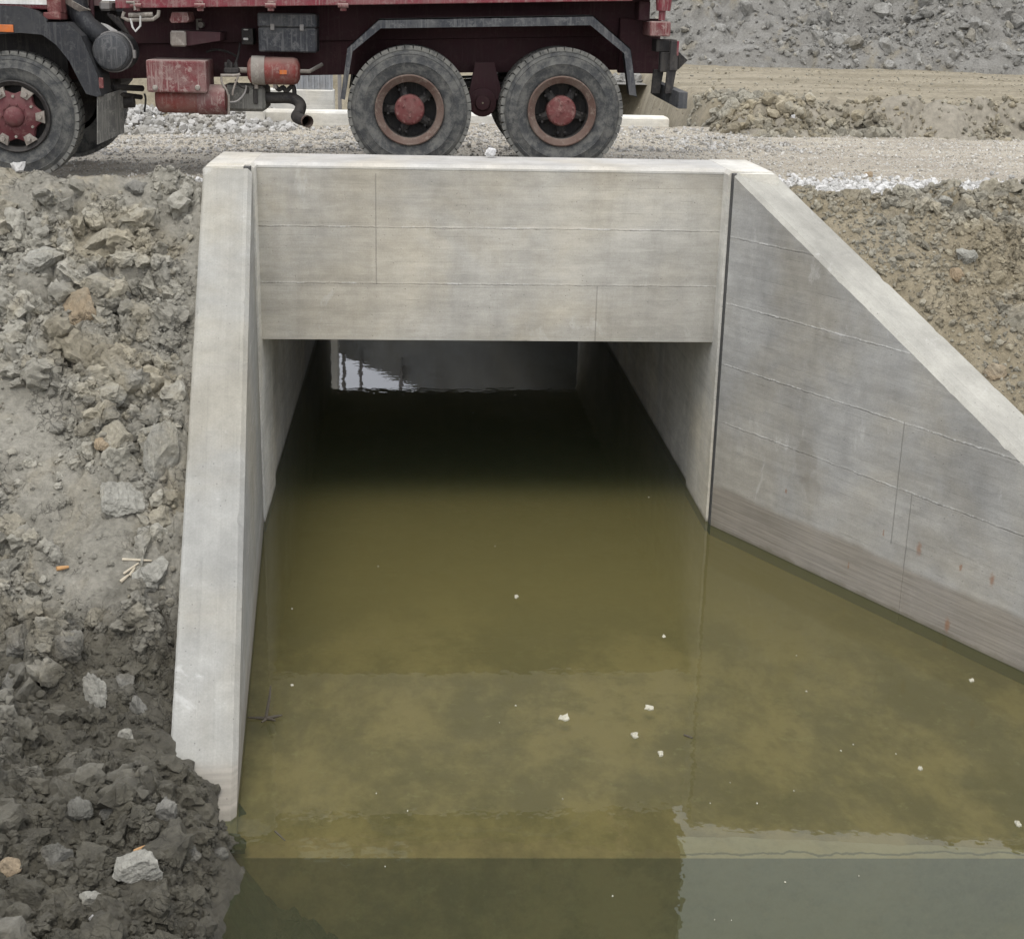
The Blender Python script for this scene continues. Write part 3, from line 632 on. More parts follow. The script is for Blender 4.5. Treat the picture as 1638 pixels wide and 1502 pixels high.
# ------------------------------------------------------------------ loose material nobody could count
def pts(n, x0, x1, y0, y1, h, seed, keep=None):
    r = np.random.default_rng(seed); x = r.uniform(x0, x1, n); y = r.uniform(y0, y1, n)
    k = np.ones(n, bool) if keep is None else keep(x, y, r)
    x, y = x[k], y[k]; return np.stack([x, y, h(x, y)], 1)
def psize(n, lo, hi, seed, p=2.2):
    u = np.random.default_rng(seed).uniform(0, 1, n); a, b = lo**(1-p), hi**(1-p); return (a+(b-a)*u)**(1/(1-p))
RK = [
 (258, 748, 58, 128, 'rock', 'tall pale grey rock leaning against the left wing wall', .9, .25, .12),
 (193, 806, 92, 66, 'rock', 'lumpy cracked grey rock just left of the tall pale rock', .9, .3, 0),
 (128, 512, 76, 84, 'ochre', 'cracked ochre clay slab in the middle of the left bank', .5, .3, .5),
 (152, 396, 82, 36, 'rock', 'long flat grey clod tilted down to the right, upper left bank', .6, .25, -.55),
 (66, 424, 92, 50, 'rock', 'broad smooth grey clay slab near the left photo edge', .6, .4, -.3),
 (176, 634, 54, 46, 'rock', 'rounded olive clod above the tall pale rock', .9, .3, .2),
 (243, 925, 70, 62, 'rock', 'grey rock against the wing wall beside wood splinters', .9, .35, 0),
 (150, 1122, 46, 84, 'rock', 'pale upright slab standing in the dark mud', .7, .25, -.15),
 (200, 1096, 38, 36, 'rock_wet', 'small rounded olive stone beside the upright slab', .9, .3, 0),
 (218, 1140, 42, 54, 'rock_wet', 'pitted olive grey rock right of the upright slab', .8, .3, .3),
 (126, 1306, 48, 48, 'rock_wet', 'left rock of the touching pair low in the mud', .9, .3, 0),
 (170, 1306, 46, 52, 'rock_wet', 'right rock of the touching pair low in the mud', .9, .3, .4),
 (216, 1402, 86, 62, 'rock', 'rough pale grey block half sunk near the water', .8, .35, -.3),
 (88, 1378, 56, 56, 'rock_wet', 'dark knobbly rock at the lower left', .9, .35, 0),
 (142, 1448, 42, 38, 'rock', 'light grey lump near the bottom edge of the photo', .9, .3, 0),
 (14, 1394, 42, 40, 'ochre', 'ochre lump at the bottom left photo edge', .9, .4, 0),
 (36, 1040, 74, 72, 'rock_wet', 'big grey clod at left where dry soil turns to mud', .9, .4, 0),
 (108, 1036, 62, 66, 'rock_wet', 'dark faceted clod at the top of the wet mud', .9, .4, .3),
 (20, 1100, 46, 50, 'rock_wet', 'broken clod below the big grey clod at left', .9, .4, .5),
 (304, 1368, 34, 30, 'rock_wet', 'smooth dark cobble near the foot of the left wing', .9, .3, 0),
 (354, 1370, 30, 26, 'rock_wet', 'smaller smooth cobble closest to the murky water', .9, .3, 0),
 (262, 1306, 40, 50, 'rock_wet', 'pointed grey clod below the buried wing foot', .8, .3, .3),
 (165, 716, 30, 28, 'ochre', 'small ochre stone above the lumpy cracked rock', .9, .3, 0),
 (222, 308, 52, 34, 'rock_wet', 'dark brown clod just under the left road edge', .9, .35, 0),
]
RR = [(1468, 318, 40, 28, 'rock', 'pale grey rock below the crushed stone edge, right bank'), (1390, 284, 20, 16, 'ochre', 'brown clod sitting on the edge of the right bank'),
      (1545, 416, 40, 34, 'rock', 'grey angular rock halfway down the right bank'), (1528, 445, 30, 28, 'ochre', 'rounded tan clod under the angular grey rock'),
      (1508, 330, 40, 28, 'rock', 'low grey rock right of the pale grey rock'), (1590, 600, 44, 34, 'ochre', 'tan clod close to the right wing coping')]
RPOS = [(on_surface(q[0], q[1], lbank), q[2]) for q in RK] + [(on_surface(q[0], q[1], rbank), q[2]) for q in RR] + [(on_surface(*q[:2], lbank), q[2]) for q in ((218, 915, 62), (100, 912, 44), (226, 1362, 40), (148, 1471, 34), (203, 1180, 44), (30, 277, 40))]
RPOS = [(p[0], p[1], .40*w_*np.dot(p-CC, _F)/CF) for p, w_ in RPOS]
def clear(x, y):                          # leave room for the single rocks placed below
    k = np.ones(len(x), bool)
    for a, b, r_ in RPOS: k &= ((x-a)/r_)**2 + ((y-b+.25*r_)/(1.5*r_))**2 > 1
    return k
def keepL(x, y, r): return _keepL(x, y, r) & (clear(x, y) | (r.uniform(0, 1, len(x)) > .8))
def _keepL(x, y, r):
    s = trampled(x, y)
    return (side_of(LW, x, y, .47) > .0) & (y < .1) & (r.uniform(0, 1, len(x)) > .94*s) | ((y < -5.26) & (x < -1.76) & (r.uniform(0, 1, len(x)) > .35))
P_ = pts(60000, -5.2, -1.65, -8.0, .1, lbank, 11, keepL); tag(scatter('soil_clods', P_, psize(len(P_), .007, .045, 12, 2.4), M['soil'], 2, 14, 13), kind='stuff')
P_ = pts(9000, -5.2, -1.65, -8.0, -.15, lbank, 21, lambda x, y, r: keepL(x, y, r) & clear(x, y) & ((side_of(LW, x, y, .54) > 0) | (y < -5.32)) & (r.uniform(0, 1, len(x)) > sstep(-.9, -.35, y)*.97)); tag(scatter('soil_clods', P_, psize(len(P_), .03, .16, 22, 2.6), M['soil'], 3, 16, 23, rough=.17, sink=.36, cuts=7), kind='stuff')
def keepR(x, y, r):
    right = sstep(.5, 1.9, side_of(RW, x, y, .46) + .5*fbm(x*1.2, y*1.2, 3, 142))
    return (side_of(RW, x, y, .48) > 0) & (r.uniform(0, 1, len(x)) < .55+.45*right)
P_ = pts(42000, 2.4, 7.6, -4.6, .15, rbank, 31, keepR); tag(scatter('soil_clods', P_, psize(len(P_), .008, .045, 32), M['clod_r'], 2, 14, 33, rough=.12), kind='stuff')
def keepR2(x, y, r): return clear(x, y) & (side_of(RW, x, y, .5) > .35) & (r.uniform(0, 1, len(x)) < sstep(.3, 1.6, side_of(RW, x, y, .46) + .6*fbm(x*1.2, y*1.2, 3, 142)))
P_ = pts(8000, 2.6, 7.6, -4.6, -.28, rbank, 41, keepR2); tag(scatter('soil_clods', P_, psize(len(P_), .03, .15, 42, 2.6), M['clod_r'], 3, 14, 43, rough=.16, sink=.36, cuts=7), kind='stuff')
offb = lambda x, y: ~((np.abs(x) < 2.62) & (y < .86))
P_ = pts(24000, -7, 11, .15, 10.2, road_z, 51, lambda x, y, r: offb(x, y) & (y > .35)); tag(scatter('road_gravel', P_, psize(len(P_), .007, .030, 52, 2.4), M['stone'], 1, 10, 53), kind='stuff')
hR = lambda x, y: np.maximum(rbank(x, y), road_z(x, y))
hL = lambda x, y: np.maximum(lbank(x, y), road_z(x, y))
P_ = pts(20000, 2.62, 9.5, .26, 1.9, hR, 61, lambda x, y, r: r.uniform(0, 1, len(x)) < np.exp(-((y-.6)/.6)**2)); tag(scatter('road_gravel', P_, psize(len(P_), .012, .055, 62, 2.3), M['pale_stone'], 1, 12, 63), kind='stuff')
P_ = pts(5200, -5.6, -2.62, .1, 1.3, hL, 71, lambda x, y, r: r.uniform(0, 1, len(x)) < .15+.85*sstep(-4.6, -3.0, x)); tag(scatter('road_gravel', P_, psize(len(P_), .010, .040, 72, 2.3), M['pale_stone'], 1, 12, 73), kind='stuff')
P_ = pts(9000, -6.5, 4.5, 5.0, 10.3, road_z, 81, lambda x, y, r: r.uniform(0, 1, len(x)) < .3+.7*sstep(.2, .5, vnoise(x*.6, y*.6, 9)+.4)); tag(scatter('road_gravel', P_, psize(len(P_), .012, .055, 82, 2.4), M['mid_stone'], 1, 12, 83), kind='stuff')
P_ = pts(10000, 3.3, 13, 8.9, 10.6, field_z, 91, lambda x, y, r: r.uniform(0, 1, len(x)) < np.exp(-((y-9.6)/.42)**2)*(.15+.85*sstep(-.15, .3, fbm(x*.7, y*.9, 3, 97)))); tag(scatter('soil_clods', P_, psize(len(P_), .02, .15, 92, 2.7), M['clod_r'], 2, 12, 93, rough=.16), kind='stuff')
P_ = pts(1500, 3.45, 5.6, 8.9, 12.2, field_z, 98); tag(scatter('soil_clods', P_, psize(len(P_), .02, .16, 99, 2.3), M['clod_r'], 2, 12, 90, rough=.16), kind='stuff')
P_ = pts(2600, 3.5, 20, 10, 22, field_z, 94); tag(scatter('soil_clods', P_, psize(len(P_), .012, .06, 95, 2.6), M['clod_r'], 1, 10, 96), kind='stuff')
P_ = pts(34000, 2.5, 24, 21.2, 33, hill_z, 101, lambda x, y, r: r.uniform(0, 1, len(x)) < (.30+.70*np.exp(-np.clip(y-22.5, 0, 20)/2.5))*(.25+.75*sstep(-.25, .25, fbm(x*.35, y*.4, 4, 107)))); tag(scatter('spoil_clods', P_, psize(len(P_), .03, .30, 102, 3.0), M['hill_clod'], 2, 12, 103, rough=.16), kind='stuff')
# rubble left of the far parapet, under the truck
P_ = pts(2600, -7.0, -2.6, 9.3, 12.0, lambda x, y: road_z(x, y)+.22*sstep(9.4, 11.2, y)*sstep(-2.6, -3.6, x), 111); tag(scatter('rubble_stones', P_, psize(len(P_), .03, .12, 112, 2.2), M['mid_stone'], 1, 12, 113), kind='stuff')

# ------------------------------------------------------------------ dump truck
TY = 1.6                                   # the truck's near side lies on this plane
trk = empty('dump_truck', (-1.5, 2.85, 3.0), label='muddy dark red three axle dump truck parked on the culvert', cat='truck')
def tp(px, py, Y=TY): return at_y(px, py, Y)
def rect(px0, py0, px1, py1, Y):
    a, b = tp(px0, py0, Y), tp(px1, py1, Y); c, d = tp(px1, py0, Y), tp(px0, py1, Y)
    return (a[0]+d[0])/2, (b[0]+c[0])/2, (b[2]+d[2])/2, (a[2]+c[2])/2      # x0 x1 z0 z1
def rbox(mb, px0, py0, px1, py1, Y, depth, c=.006):
    x0, x1, z0, z1 = rect(px0, py0, px1, py1, Y); return mb.box(x0, x1, Y, Y+depth, z0, z1, c)
TILT = .036
def tyre_mb():
    m = MB(); R = .585; wv = .29
    prof = [(.335, .035), (.35, .018), (.372, .012), (.40, .004), (.45, -.006), (.455, -.010), (.462, -.004), (.50, -.004), (.53, .004), (.535, .0), (.545, .006), (.570, .018), (R, .036), (R, wv-.036), (.570, wv-.018), (.50, wv), (.40, wv-.004), (.335, wv-.03)]
    m.lathe_y((0, 0, 0), prof, 80)
    def lug(a, w, y0, y1, r0, r1, sk=0):
        V = []
        for y, e in ((y0, 0), (y1, sk)):
            for r_, ww in ((r0, w*1.15), (r1, w)):
                for sg in (-1, 1):
                    b = a + e + sg*ww/2/r_; V.append((r_*math.cos(b), y, r_*math.sin(b)))
        m.add(V, [(0, 1, 3, 2), (4, 6, 7, 5), (0, 2, 6, 4), (1, 5, 7, 3), (2, 3, 7, 6), (0, 4, 5, 1)])
    n = 46
    for k in range(n):
        a = 2*math.pi*k/n
        lug(a, .066, .012, .105, .572, .611, .02); lug(a+math.pi/n, .066, wv-.105, wv-.012, .572, .611, .02)
        lug(a+.5*math.pi/n, .05, .115, wv-.115, .57, .612, .05)
    return m
def wheel(kind, c, Yin=0, label=None, first={}):
    """kind: front or rear; c = hub centre on the outer face. wheel > tyre, rim, hub"""
    if kind not in first:
        rimm = MB(); dish = MB(); hubm = MB(); boltm = MB()
        if kind == 'rear':
            rimm.lathe_y((0, 0, 0), [(.342, .03), (.340, -.004), (.330, -.010), (.318, -.004), (.300, .012), (.276, .022), (.268, .034)], 64); dish.lathe_y((0, 0, 0), [(.268, .034), (.262, .19), (.258, .235), (.12, .24)], 64)
            for k in range(5):
                a = 2*math.pi*k/5 + math.pi/2+.31
                ca, sa = math.cos(a), math.sin(a)
                boltm.tube([(.13*ca, .13, .13*sa), (.20*ca, .15, .20*sa), (.262*ca, .20, .262*sa)], [.05, .042, .05], 8)
                for e in (-.16, .16): boltm.tube([(.215*math.cos(a+e), .10, .215*math.sin(a+e)), (.215*math.cos(a+e), .19, .215*math.sin(a+e))], .013, 6)
            hubm.lathe_y((0, 0, 0), [(.001, .032), (.118, .034), (.134, .042), (.146, .062), (.150, .10), (.15, .24)], 40)
            for k in range(8):
                a = 2*math.pi*k/8+.2; hubm.tube([(.122*math.cos(a), .022, .122*math.sin(a)), (.122*math.cos(a), .05, .122*math.sin(a))], .010, 6)
            for q in ((0, 0), (-.035, .04), (.075, 0)): hubm.tube([(q[0], .022, q[1]), (q[0], .04, q[1])], .016, 8)
            mats = ('rust', 'hub_red', 'under')
        else:
            rimm.lathe_y((0, 0, 0), [(.342, .03), (.340, -.002), (.332, -.008), (.322, .0), (.312, .016), (.300, .020), (.293, .03)], 64); dish.lathe_y((0, 0, 0), [(.293, .03), (.285, .10), (.28, .16), (.05, .17)], 64)
            wob = lambda w, j: 1 + (.0, .0, .03, .10, .12, .12)[min(j, 5)]*math.cos(6*w)
            hubm.lathe_y((0, 0, 0), [(.10, -.02), (.12, -.022), (.17, .0), (.235, .018), (.245, .03), (.245, .08)], 72, wob)
            hubm.lathe_y((0, 0, 0), [(.001, -.085), (.05, -.082), (.078, -.068), (.094, -.04), (.100, -.01), (.10, .05)], 32)
            for k in range(10):
                a = 2*math.pi*k/10; hubm.tube([(.118*math.cos(a), -.04, .118*math.sin(a)), (.118*math.cos(a), .0, .118*math.sin(a))], .010, 6)
            for k in range(6):
                a = 2*math.pi*k/6; b = a+math.pi/6
                ca, sa = math.cos(a), math.sin(a)
                V = [(.20, -.035), (.20, .035), (.285, .06), (.285, -.06)]
                boltm.loft([(r*ca-t*sa, -.004, r*sa+t*ca) for r, t in V], [(r*ca-t*sa, .05, r*sa+t*ca) for r, t in V])
                boltm.tube([(.242*ca, -.05, .242*sa), (.242*ca, .0, .242*sa)], .024, 6)
                boltm.tube([(.19*math.cos(b), -.012, .19*math.sin(b)), (.19*math.cos(b), .02, .19*math.sin(b))], .014, 6)
            mats = ('under', 'star_red', 'dusty')
        rim = dish.build('wheel', M['under'], None, 40); fl = rimm.build('rim', M[mats[0]], None, 40); ty = tyre_mb().build('tyre', M['tyre'], None, 45)
        hb = hubm.build('hub', M[mats[1]], None, 35); bo = boltm.build('lug_clamps', M[mats[2]], None, 40)
        first[kind] = (rim, ty, hb, bo, fl); new = first[kind]
    else:
        new = []
        for o in first[kind]:
            q = o.copy(); COL.objects.link(q); new.append(q)
    rim, ty, hb, bo, fl = new
    rim.parent = trk; rim.location = Vector(c) - trk.location
    for o in (ty, hb, bo, fl): o.parent = rim; o.location = (0, 0, 0)
    return rim
def spare_tyre_inner(c):                    # the inner tyre of a pair, seen between and below
    pass
h1, h2, h0 = tp(655, 177), tp(899, 179), tp(24, 185)
far = 4.1
for h in (h1, h2):
    wheel('rear', (h[0], TY, h[2])).rotation_euler = (0, rng.uniform(0, 6), 0)
    wheel('rear', (h[0], TY+.33, h[2])).rotation_euler = (0, rng.uniform(0, 6), 0)
    o = wheel('rear', (h[0], far, h[2])); o.rotation_euler = (0, 0, math.pi)
    o = wheel('rear', (h[0], far-.33, h[2])); o.rotation_euler = (0, 0, math.pi)
wheel('front', (h0[0], TY-.02, h0[2]-.01))
wheel('front', (h0[0], far+.02, h0[2]-.01)).rotation_euler = (0, 0, math.pi)

def zline(x, z_at0): return z_at0 + TILT*x     # lines that run with the tilted frame
# chassis rails, subframe, cross members
for Y in (2.36, 3.26):
    m = MB(); x0, x1 = -6.3, 1.75
    m.loft([(x0, Y, zline(x0, 3.985)), (x0, Y+.1, zline(x0, 3.985)), (x0, Y+.1, zline(x0, 4.32)), (x0, Y, zline(x0, 4.32))],
           [(x1, Y, zline(x1, 3.985)), (x1, Y+.1, zline(x1, 3.985)), (x1, Y+.1, zline(x1, 4.32)), (x1, Y, zline(x1, 4.32))])
    m.build('chassis_rail', M['dark_red'], trk)
m = MB(); x0, x1 = -3.6, 1.7
for Y in (2.30, 3.2):
    m.loft([(x0, Y, zline(x0, 4.325)), (x0, Y+.16, zline(x0, 4.325)), (x0, Y+.16, zline(x0, 4.70)), (x0, Y, zline(x0, 4.70))],
           [(x1, Y, zline(x1, 4.325)), (x1, Y+.16, zline(x1, 4.325)), (x1, Y+.16, zline(x1, 4.70)), (x1, Y, zline(x1, 4.70))])
for X in np.arange(-3.5, 1.7, .62): m.box(X, X+.08, 2.461, 3.2, zline(X, 4.34), zline(X, 4.62))
m.build('subframe', M['dark_red'], trk)
for X in (-3.2, -1.9, -.9, 1.0, 1.6): m = MB(); m.box(X, X+.12, 2.46, 3.26, zline(X, 4.02), zline(X, 4.28)); m.build('cross_member', M['dark_red'], trk)
# axles and suspension
for h in (h1, h2, h0):
    m = MB(); m.tube([(h[0], TY+.25, h[2]), (h[0], far-.25, h[2])], .10 if h is not h0 else .07, 12)
    if h is not h0: m.lathe_y((h[0], 2.85, h[2]-.02), [(.01, -.2), (.17, -.17), (.25, -.06), (.25, .06), (.17, .17), (.01, .2)], 20)
    m.build('axle', M['under'], trk, 40)
mid = (h1[0]+h2[0])/2
for Y in (2.22, 3.40):
    m = MB(); zc = h1[2]+.20
    for k in range(7):
        L = .74-.09*k
        m.loft([(mid-L, Y, zc-.028*k+.10*(L/.74)**2-.10), (mid-L, Y+.09, zc-.028*k+.10*(L/.74)**2-.10), (mid-L, Y+.09, zc-.028*k+.10*(L/.74)**2-.075), (mid-L, Y, zc-.028*k+.10*(L/.74)**2-.075)],
               [(mid, Y, zc-.028*k+.04), (mid, Y+.09, zc-.028*k+.04), (mid, Y+.09, zc-.028*k+.065), (mid, Y, zc-.028*k+.065)])
        m.loft([(mid+L, Y, zc-.028*k+.10*(L/.74)**2-.10), (mid+L, Y+.09, zc-.028*k+.10*(L/.74)**2-.10), (mid+L, Y+.09, zc-.028*k+.10*(L/.74)**2-.075), (mid+L, Y, zc-.028*k+.10*(L/.74)**2-.075)],
               [(mid, Y, zc-.028*k+.04), (mid, Y+.09, zc-.028*k+.04), (mid, Y+.09, zc-.028*k+.065), (mid, Y, zc-.028*k+.065)])
    m.build('leaf_spring', M['under'], trk)
m = MB()
a, b, c_, d_ = tp(760, 100, 2.15), tp(790, 100, 2.15), tp(805, 160, 2.15), tp(748, 160, 2.15)
m.prism_y([(a[0], a[2]), (b[0], b[2]), (c_[0], c_[2]), (d_[0], d_[2])], 2.1, 2.2)
q = tp(772, 165, 2.05); m.lathe_y((q[0], 2.02, q[2]), [(.01, 0), (.07, .004), (.085, .03), (.14, .05), (.15, .3)], 24)
m.build('trunnion_bracket', M['dark_red'], trk, 40)
m = MB(); m.tube([(-3.9, 2.85, zline(-3.9, 4.12)), (h1[0]-.5, 2.85, 4.08), (h1[0]+.1, 2.85, h1[2]+.05)], .07, 10); m.build('drive_shaft', M['under'], trk, 40)

# dump body
BZ = 4.63
m = MB()
x0, x1 = tp(185, 20)[0], tp(1012, 2)[0]
def bx_t(mb, xa, xb, y0, y1, za, zb_):     # box sheared along the frame's tilt; za zb at X = 0
    return mb.loft([(xa, y0, zline(xa, za)), (xa, y1, zline(xa, za)), (xa, y1, zline(xa, zb_)), (xa, y0, zline(xa, zb_))],
                   [(xb, y0, zline(xb, za)), (xb, y1, zline(xb, za)), (xb, y1, zline(xb, zb_)), (xb, y0, zline(xb, zb_))])
xt = tp(1190, 3)[0]
FLR = 4.685                                # underside of the body's bottom rail at X = 0 comes from the photo line
bx_t(m, x0+.1, x1-.02, TY+.08, far-.08, FLR+.0, FLR+.12)
m.loft([(x1-.03, TY+.05, zline(x1, FLR+.03)), (x1-.03, far-.05, zline(x1, FLR+.03)), (x1-.03, far-.05, zline(x1, 6.3)), (x1-.03, TY+.05, zline(x1, 6.3))],
       [(xt, TY+.05, zline(xt, FLR+.06)), (xt, far-.05, zline(xt, FLR+.06)), (xt, far-.05, zline(xt, 6.3)), (xt, TY+.05, zline(xt, 6.3))])
for Y in (TY+.06, far-.14): bx_t(m, x0+.1, x1-.03, Y, Y+.08, FLR+.125, 6.3)
bx_t(m, x0+.02, x0+.1, TY+.06, far-.06, FLR+.01, 6.55)
body = m.build('dump_body', M['red'], trk)
for Y in (TY, far-.1):
    m = MB(); bx_t(m, x0, x1, Y, Y+.1, FLR-.022, FLR+.075); m.build('bottom_rail', M['red'], body, bevel=.008)
    m = MB(); bx_t(m, x0, xt, Y-.01, Y+.11, 6.26, 6.36); m.build('top_rail', M['red'], body, bevel=.01)
posts = [320, 433, 549, 668, 787, 905, 1000]
for Y in (TY+.005, far-.075):
    for px in posts:
        X = tp(px, 5)[0]; m = MB(); bx_t(m, X-.035, X+.035, Y, Y+.07, FLR+.077, 6.255); m.build('body_rib', M['red'], body, bevel=.006)
for a_, b_ in ((240, 312), (443, 537), (556, 655)):
    X0, X1 = tp(a_, 4)[0], tp(b_, 4)[0]; m = MB(); bx_t(m, X0, X1, TY+.035, TY+.058, FLR+.08, FLR+.21); m.build('white_plate', M['white'], body)
for px in (218, 320, 433, 549):
    q = tp(px, 8); m = MB(); m.tube([(q[0]-.05, TY-.02, q[2]-.01), (q[0]+.05, TY-.02, q[2]-.01)], .022, 10); m.box(q[0]-.03, q[0]+.03, TY-.016, TY+.03, q[2]-.06, q[2]+.035, .005)
    m.build('hinge', M['red_dirty'], body, 40)
m = MB(); q = tp(215, 8); m.tube([(q[0]-.07, TY-.03, q[2]+.02), (q[0]+.0, TY-.03, q[2]+.02), (q[0]+.01, TY-.03, q[2]-.05)], .013, 8); m.build('latch', M['dusty'], body, 40)
# sling bar and rope under the front corner of the body
m = MB(); a, b = tp(198, 25), tp(252, 24)
m.tube([(a[0], TY+.03, a[2]+.03), (a[0]-.02, TY+.03, a[2]-.02), (a[0]+.03, TY+.03, a[2]-.045), (b[0]-.05, TY+.03, b[2]-.045), (b[0], TY+.03, b[2]-.01), (b[0]+.01, TY+.03, b[2]+.04)], .018, 8)
m.tube([(a[0]+.04, TY+.03, a[2]), (b[0]-.05, TY+.03, b[2])], .022, 8); m.build('lashing_bar', M['dusty'], trk, 40)
m = MB(); a, b, c_ = tp(208, 30), tp(216, 51), tp(224, 28)
m.tube([(a[0], TY+.02, a[2]), (a[0]+.015, TY+.02, a[2]-.08), tuple(np.array([b[0], TY+.02, b[2]])), (c_[0]-.005, TY+.02, c_[2]-.08), (c_[0], TY+.02, c_[2]+.02)], .010, 8); m.build('rope_loop', M['white'], trk, 40)
# body rest blocks
m = MB(); a, b, c_, d_ = tp(272, 20), tp(297, 20), tp(300, 37), tp(268, 38); m.prism_y([(a[0], a[2]), (b[0], b[2]), (c_[0], c_[2]+.03), (c_[0]-.02, c_[2]), (d_[0]+.02, d_[2]), (d_[0], d_[2]+.03)], TY+.1, TY+.5)
m.build('body_rest', M['red_dirty'], trk, bevel=.008)
m = MB(); rbox(m, 272, 50, 297, 75, TY+.15, .6, .015); m.build('rest_bracket', M['dusty'], trk)
m = MB(); a, b, c_, d_ = tp(296, 50, TY+.2), tp(352, 52, TY+.2), tp(352, 66, TY+.2), tp(296, 75, TY+.2); m.prism_y([(p[0], p[2]) for p in (a, b, c_, d_)], TY+.2, TY+.75); m.build('rest_arm', M['dark_red'], trk, bevel=.006)
m = MB(); a = tp(315, 32, 2.2); m.tube([(a[0]+.05, 2.2, a[2]), (a[0], 2.2, a[2]), (a[0], 2.2, a[2]-.1)], .012, 8); m.tube([(a[0]+.04, 2.15, a[2]-.05), (a[0]+.04, 2.28, a[2]-.05)], .03, 8); m.build('hook', M['dusty'], trk, 40)
# tool box
x0_, x1_, z0_, z1_ = rect(413, 22, 506, 84, TY+.22)
m = MB(); m.box(x0_, x1_, TY+.22, TY+.66, z0_, z1_-.135, .012); tb = m.build('tool_box', M['guard'], trk)
m = MB(); m.box(x0_-.004, x1_+.004, TY+.214, TY+.664, z1_-.130, z1_, .012); m.build('lid', M['guard'], tb)
m = MB(); m.box(x0_+.12, x0_+.16, TY+.198, TY+.213, z1_-.16, z1_-.10, .004); m.build('latch', M['steel'], tb); m = MB(); m.box(x1_-.16, x1_-.12, TY+.198, TY+.213, z1_-.16, z1_-.10, .004); m.build('latch', M['steel'], tb)
m = MB(); rbox(m, 386, 46, 405, 72, TY+.45, .2); m.build('relay_box', M['under'], trk)
m = MB(); rbox(m, 389, 61, 397, 65, TY+.435, .012); m.build('nameplate', M['white'], trk); m = MB(); rbox(m, 389, 47, 397, 49, TY+.435, .012); m.build('nameplate', M['white'], trk)
# battery and storage boxes
x0_, x1_, z0_, z1_ = rect(234, 97, 330, 149, TY+.06)
m = MB(); m.loft([(x0_, TY+.06, z0_), (x0_, TY+.62, z0_), (x0_, TY+.62, z1_+.005), (x0_, TY+.06, z1_)], [(x1_, TY+.06, z0_), (x1_, TY+.62, z0_), (x1_, TY+.62, z1_+.005), (x1_, TY+.06, z1_)])
bb = m.build('battery_box', M['red_dirty'], trk, bevel=.02)
for px in (248, 316): q = tp(px, 141, TY+.05); m = MB(); m.lathe_y((q[0], TY+.042, q[2]), [(.001, 0), (.020, .004), (.028, .018), (.028, .03)], 14); m.build('bolt', M['dusty'], bb, 40)
def tank(name, mat, px0, py0, px1, py1, Y, yc, strap=True):
    x0_, x1_, z0_, z1_ = rect(px0, py0, px1, py1, Y); r = (z1_-z0_)/2; zc = (z0_+z1_)/2
    m = MB(); m.lathe_x((x0_, Y+r, zc), [(.001, 0), (r*.6, .008), (r*.9, .03), (r, .07), (r, x1_-x0_-.07), (r*.9, x1_-x0_-.03), (r*.6, x1_-x0_-.008), (.001, x1_-x0_)], 36)
    return m.build(name, M[mat], trk, 50), (x0_, x1_, zc, r)
t1, (ax0, ax1, az, ar) = tank('air_tank', 'red_tank', 245, 138, 361, 183, TY+.16, 0)
m = MB(); m.lathe_x((ax1-.28, TY+.16+ar, az), [(ar*.8, 0), (ar+.012, 0), (ar+.012, .27), (ar*.8, .27)], 32); m.build('wrap_plate', M['red_dirty'], t1, 40)
t2, (bx0, bx1, bz, br) = tank('air_tank', 'red_tank', 393, 92, 479, 137, TY+.18, 0)
m = MB(); m.lathe_x((bx0+.05, TY+.18+br, bz), [(br*.8, 0), (br+.007, 0), (br+.007, .13), (br*.8, .13)], 32); m.build('mud_band', M['dusty'], t2, 40)
q = tp(453, 116, TY+.17); m = MB(); m.box(q[0]-.035, q[0]+.035, TY+.166, TY+.185, q[2]-.02, q[2]+.02); m.build('sticker', M['amber'], t2)
m = MB(); m.tube([(bx0-.10, TY+.30, bz-.0), (bx0+.02, TY+.30, bz)], .028, 10); m.build('pipe_fitting', M['dusty'], t2, 40); m = MB(); m.tube([(bx1-.02, TY+.30, bz), (bx1+.09, TY+.30, bz), (bx1+.2, TY+.5, bz+.06)], .02, 8)
m.build('pipe_fitting', M['dusty'], t2, 40)
for px in (410, 440): q = tp(px, 139, TY+.3); m = MB(); m.tube([(q[0], TY+.3, q[2]+.05), (q[0], TY+.3, q[2]-.02)], .02, 8); m.build('drain_plug', M['dusty'], t2, 40)
# brake valve with hoses
a = tp(370, 112, TY+.25); vb = MB()
vb.box(a[0]-.07, a[0]+.08, TY+.2, TY+.32, a[2]-.035, a[2]+.02, .01)
for k in (-.05, 0, .05): vb.tube([(a[0]+k, TY+.24, a[2]), (a[0]+k, TY+.24, a[2]+.07)], .016, 8)
vv = vb.build('brake_valve', M['under'], trk, 40)
def hose(pl, r=.010, mat='steel', Y=TY+.2):
    P = [tp(x, y, Y+dy) for x, y, dy in pl]; Q = []
    for i in range(len(P)-1):
        p0, p1, p2, p3 = P[max(i-1, 0)], P[i], P[i+1], P[min(i+2, len(P)-1)]
        for t_ in np.linspace(0, 1, 6)[:-1]:
            Q.append(.5*((2*p1)+(-p0+p2)*t_+(2*p0-5*p1+4*p2-p3)*t_**2+(-p0+3*p1-3*p2+p3)*t_**3))
    Q.append(P[-1]); m = MB(); m.tube(Q, r, 8); return m
hose([(353, 121, 0), (356, 121, 0), (378, 121, 0), (384, 119, 0)], .014).build('hose', M['dusty'], vv, 60)
hose([(354, 122, 0), (355, 133, 0), (362, 144, 0), (365, 153, 0)]).build('hose', M['dusty'], vv, 60)
hose([(382, 121, 0), (377, 133, 0), (373, 145, 0), (372, 153, 0)]).build('hose', M['dusty'], vv, 60)
hose([(366, 152, 0), (366, 184, 0)], .012).build('hose', M['dusty'], vv, 60)
hose([(368, 164, 0), (380, 162, .03), (391, 150, .06), (394, 138, .1)]).build('hose', M['steel'], vv, 60)
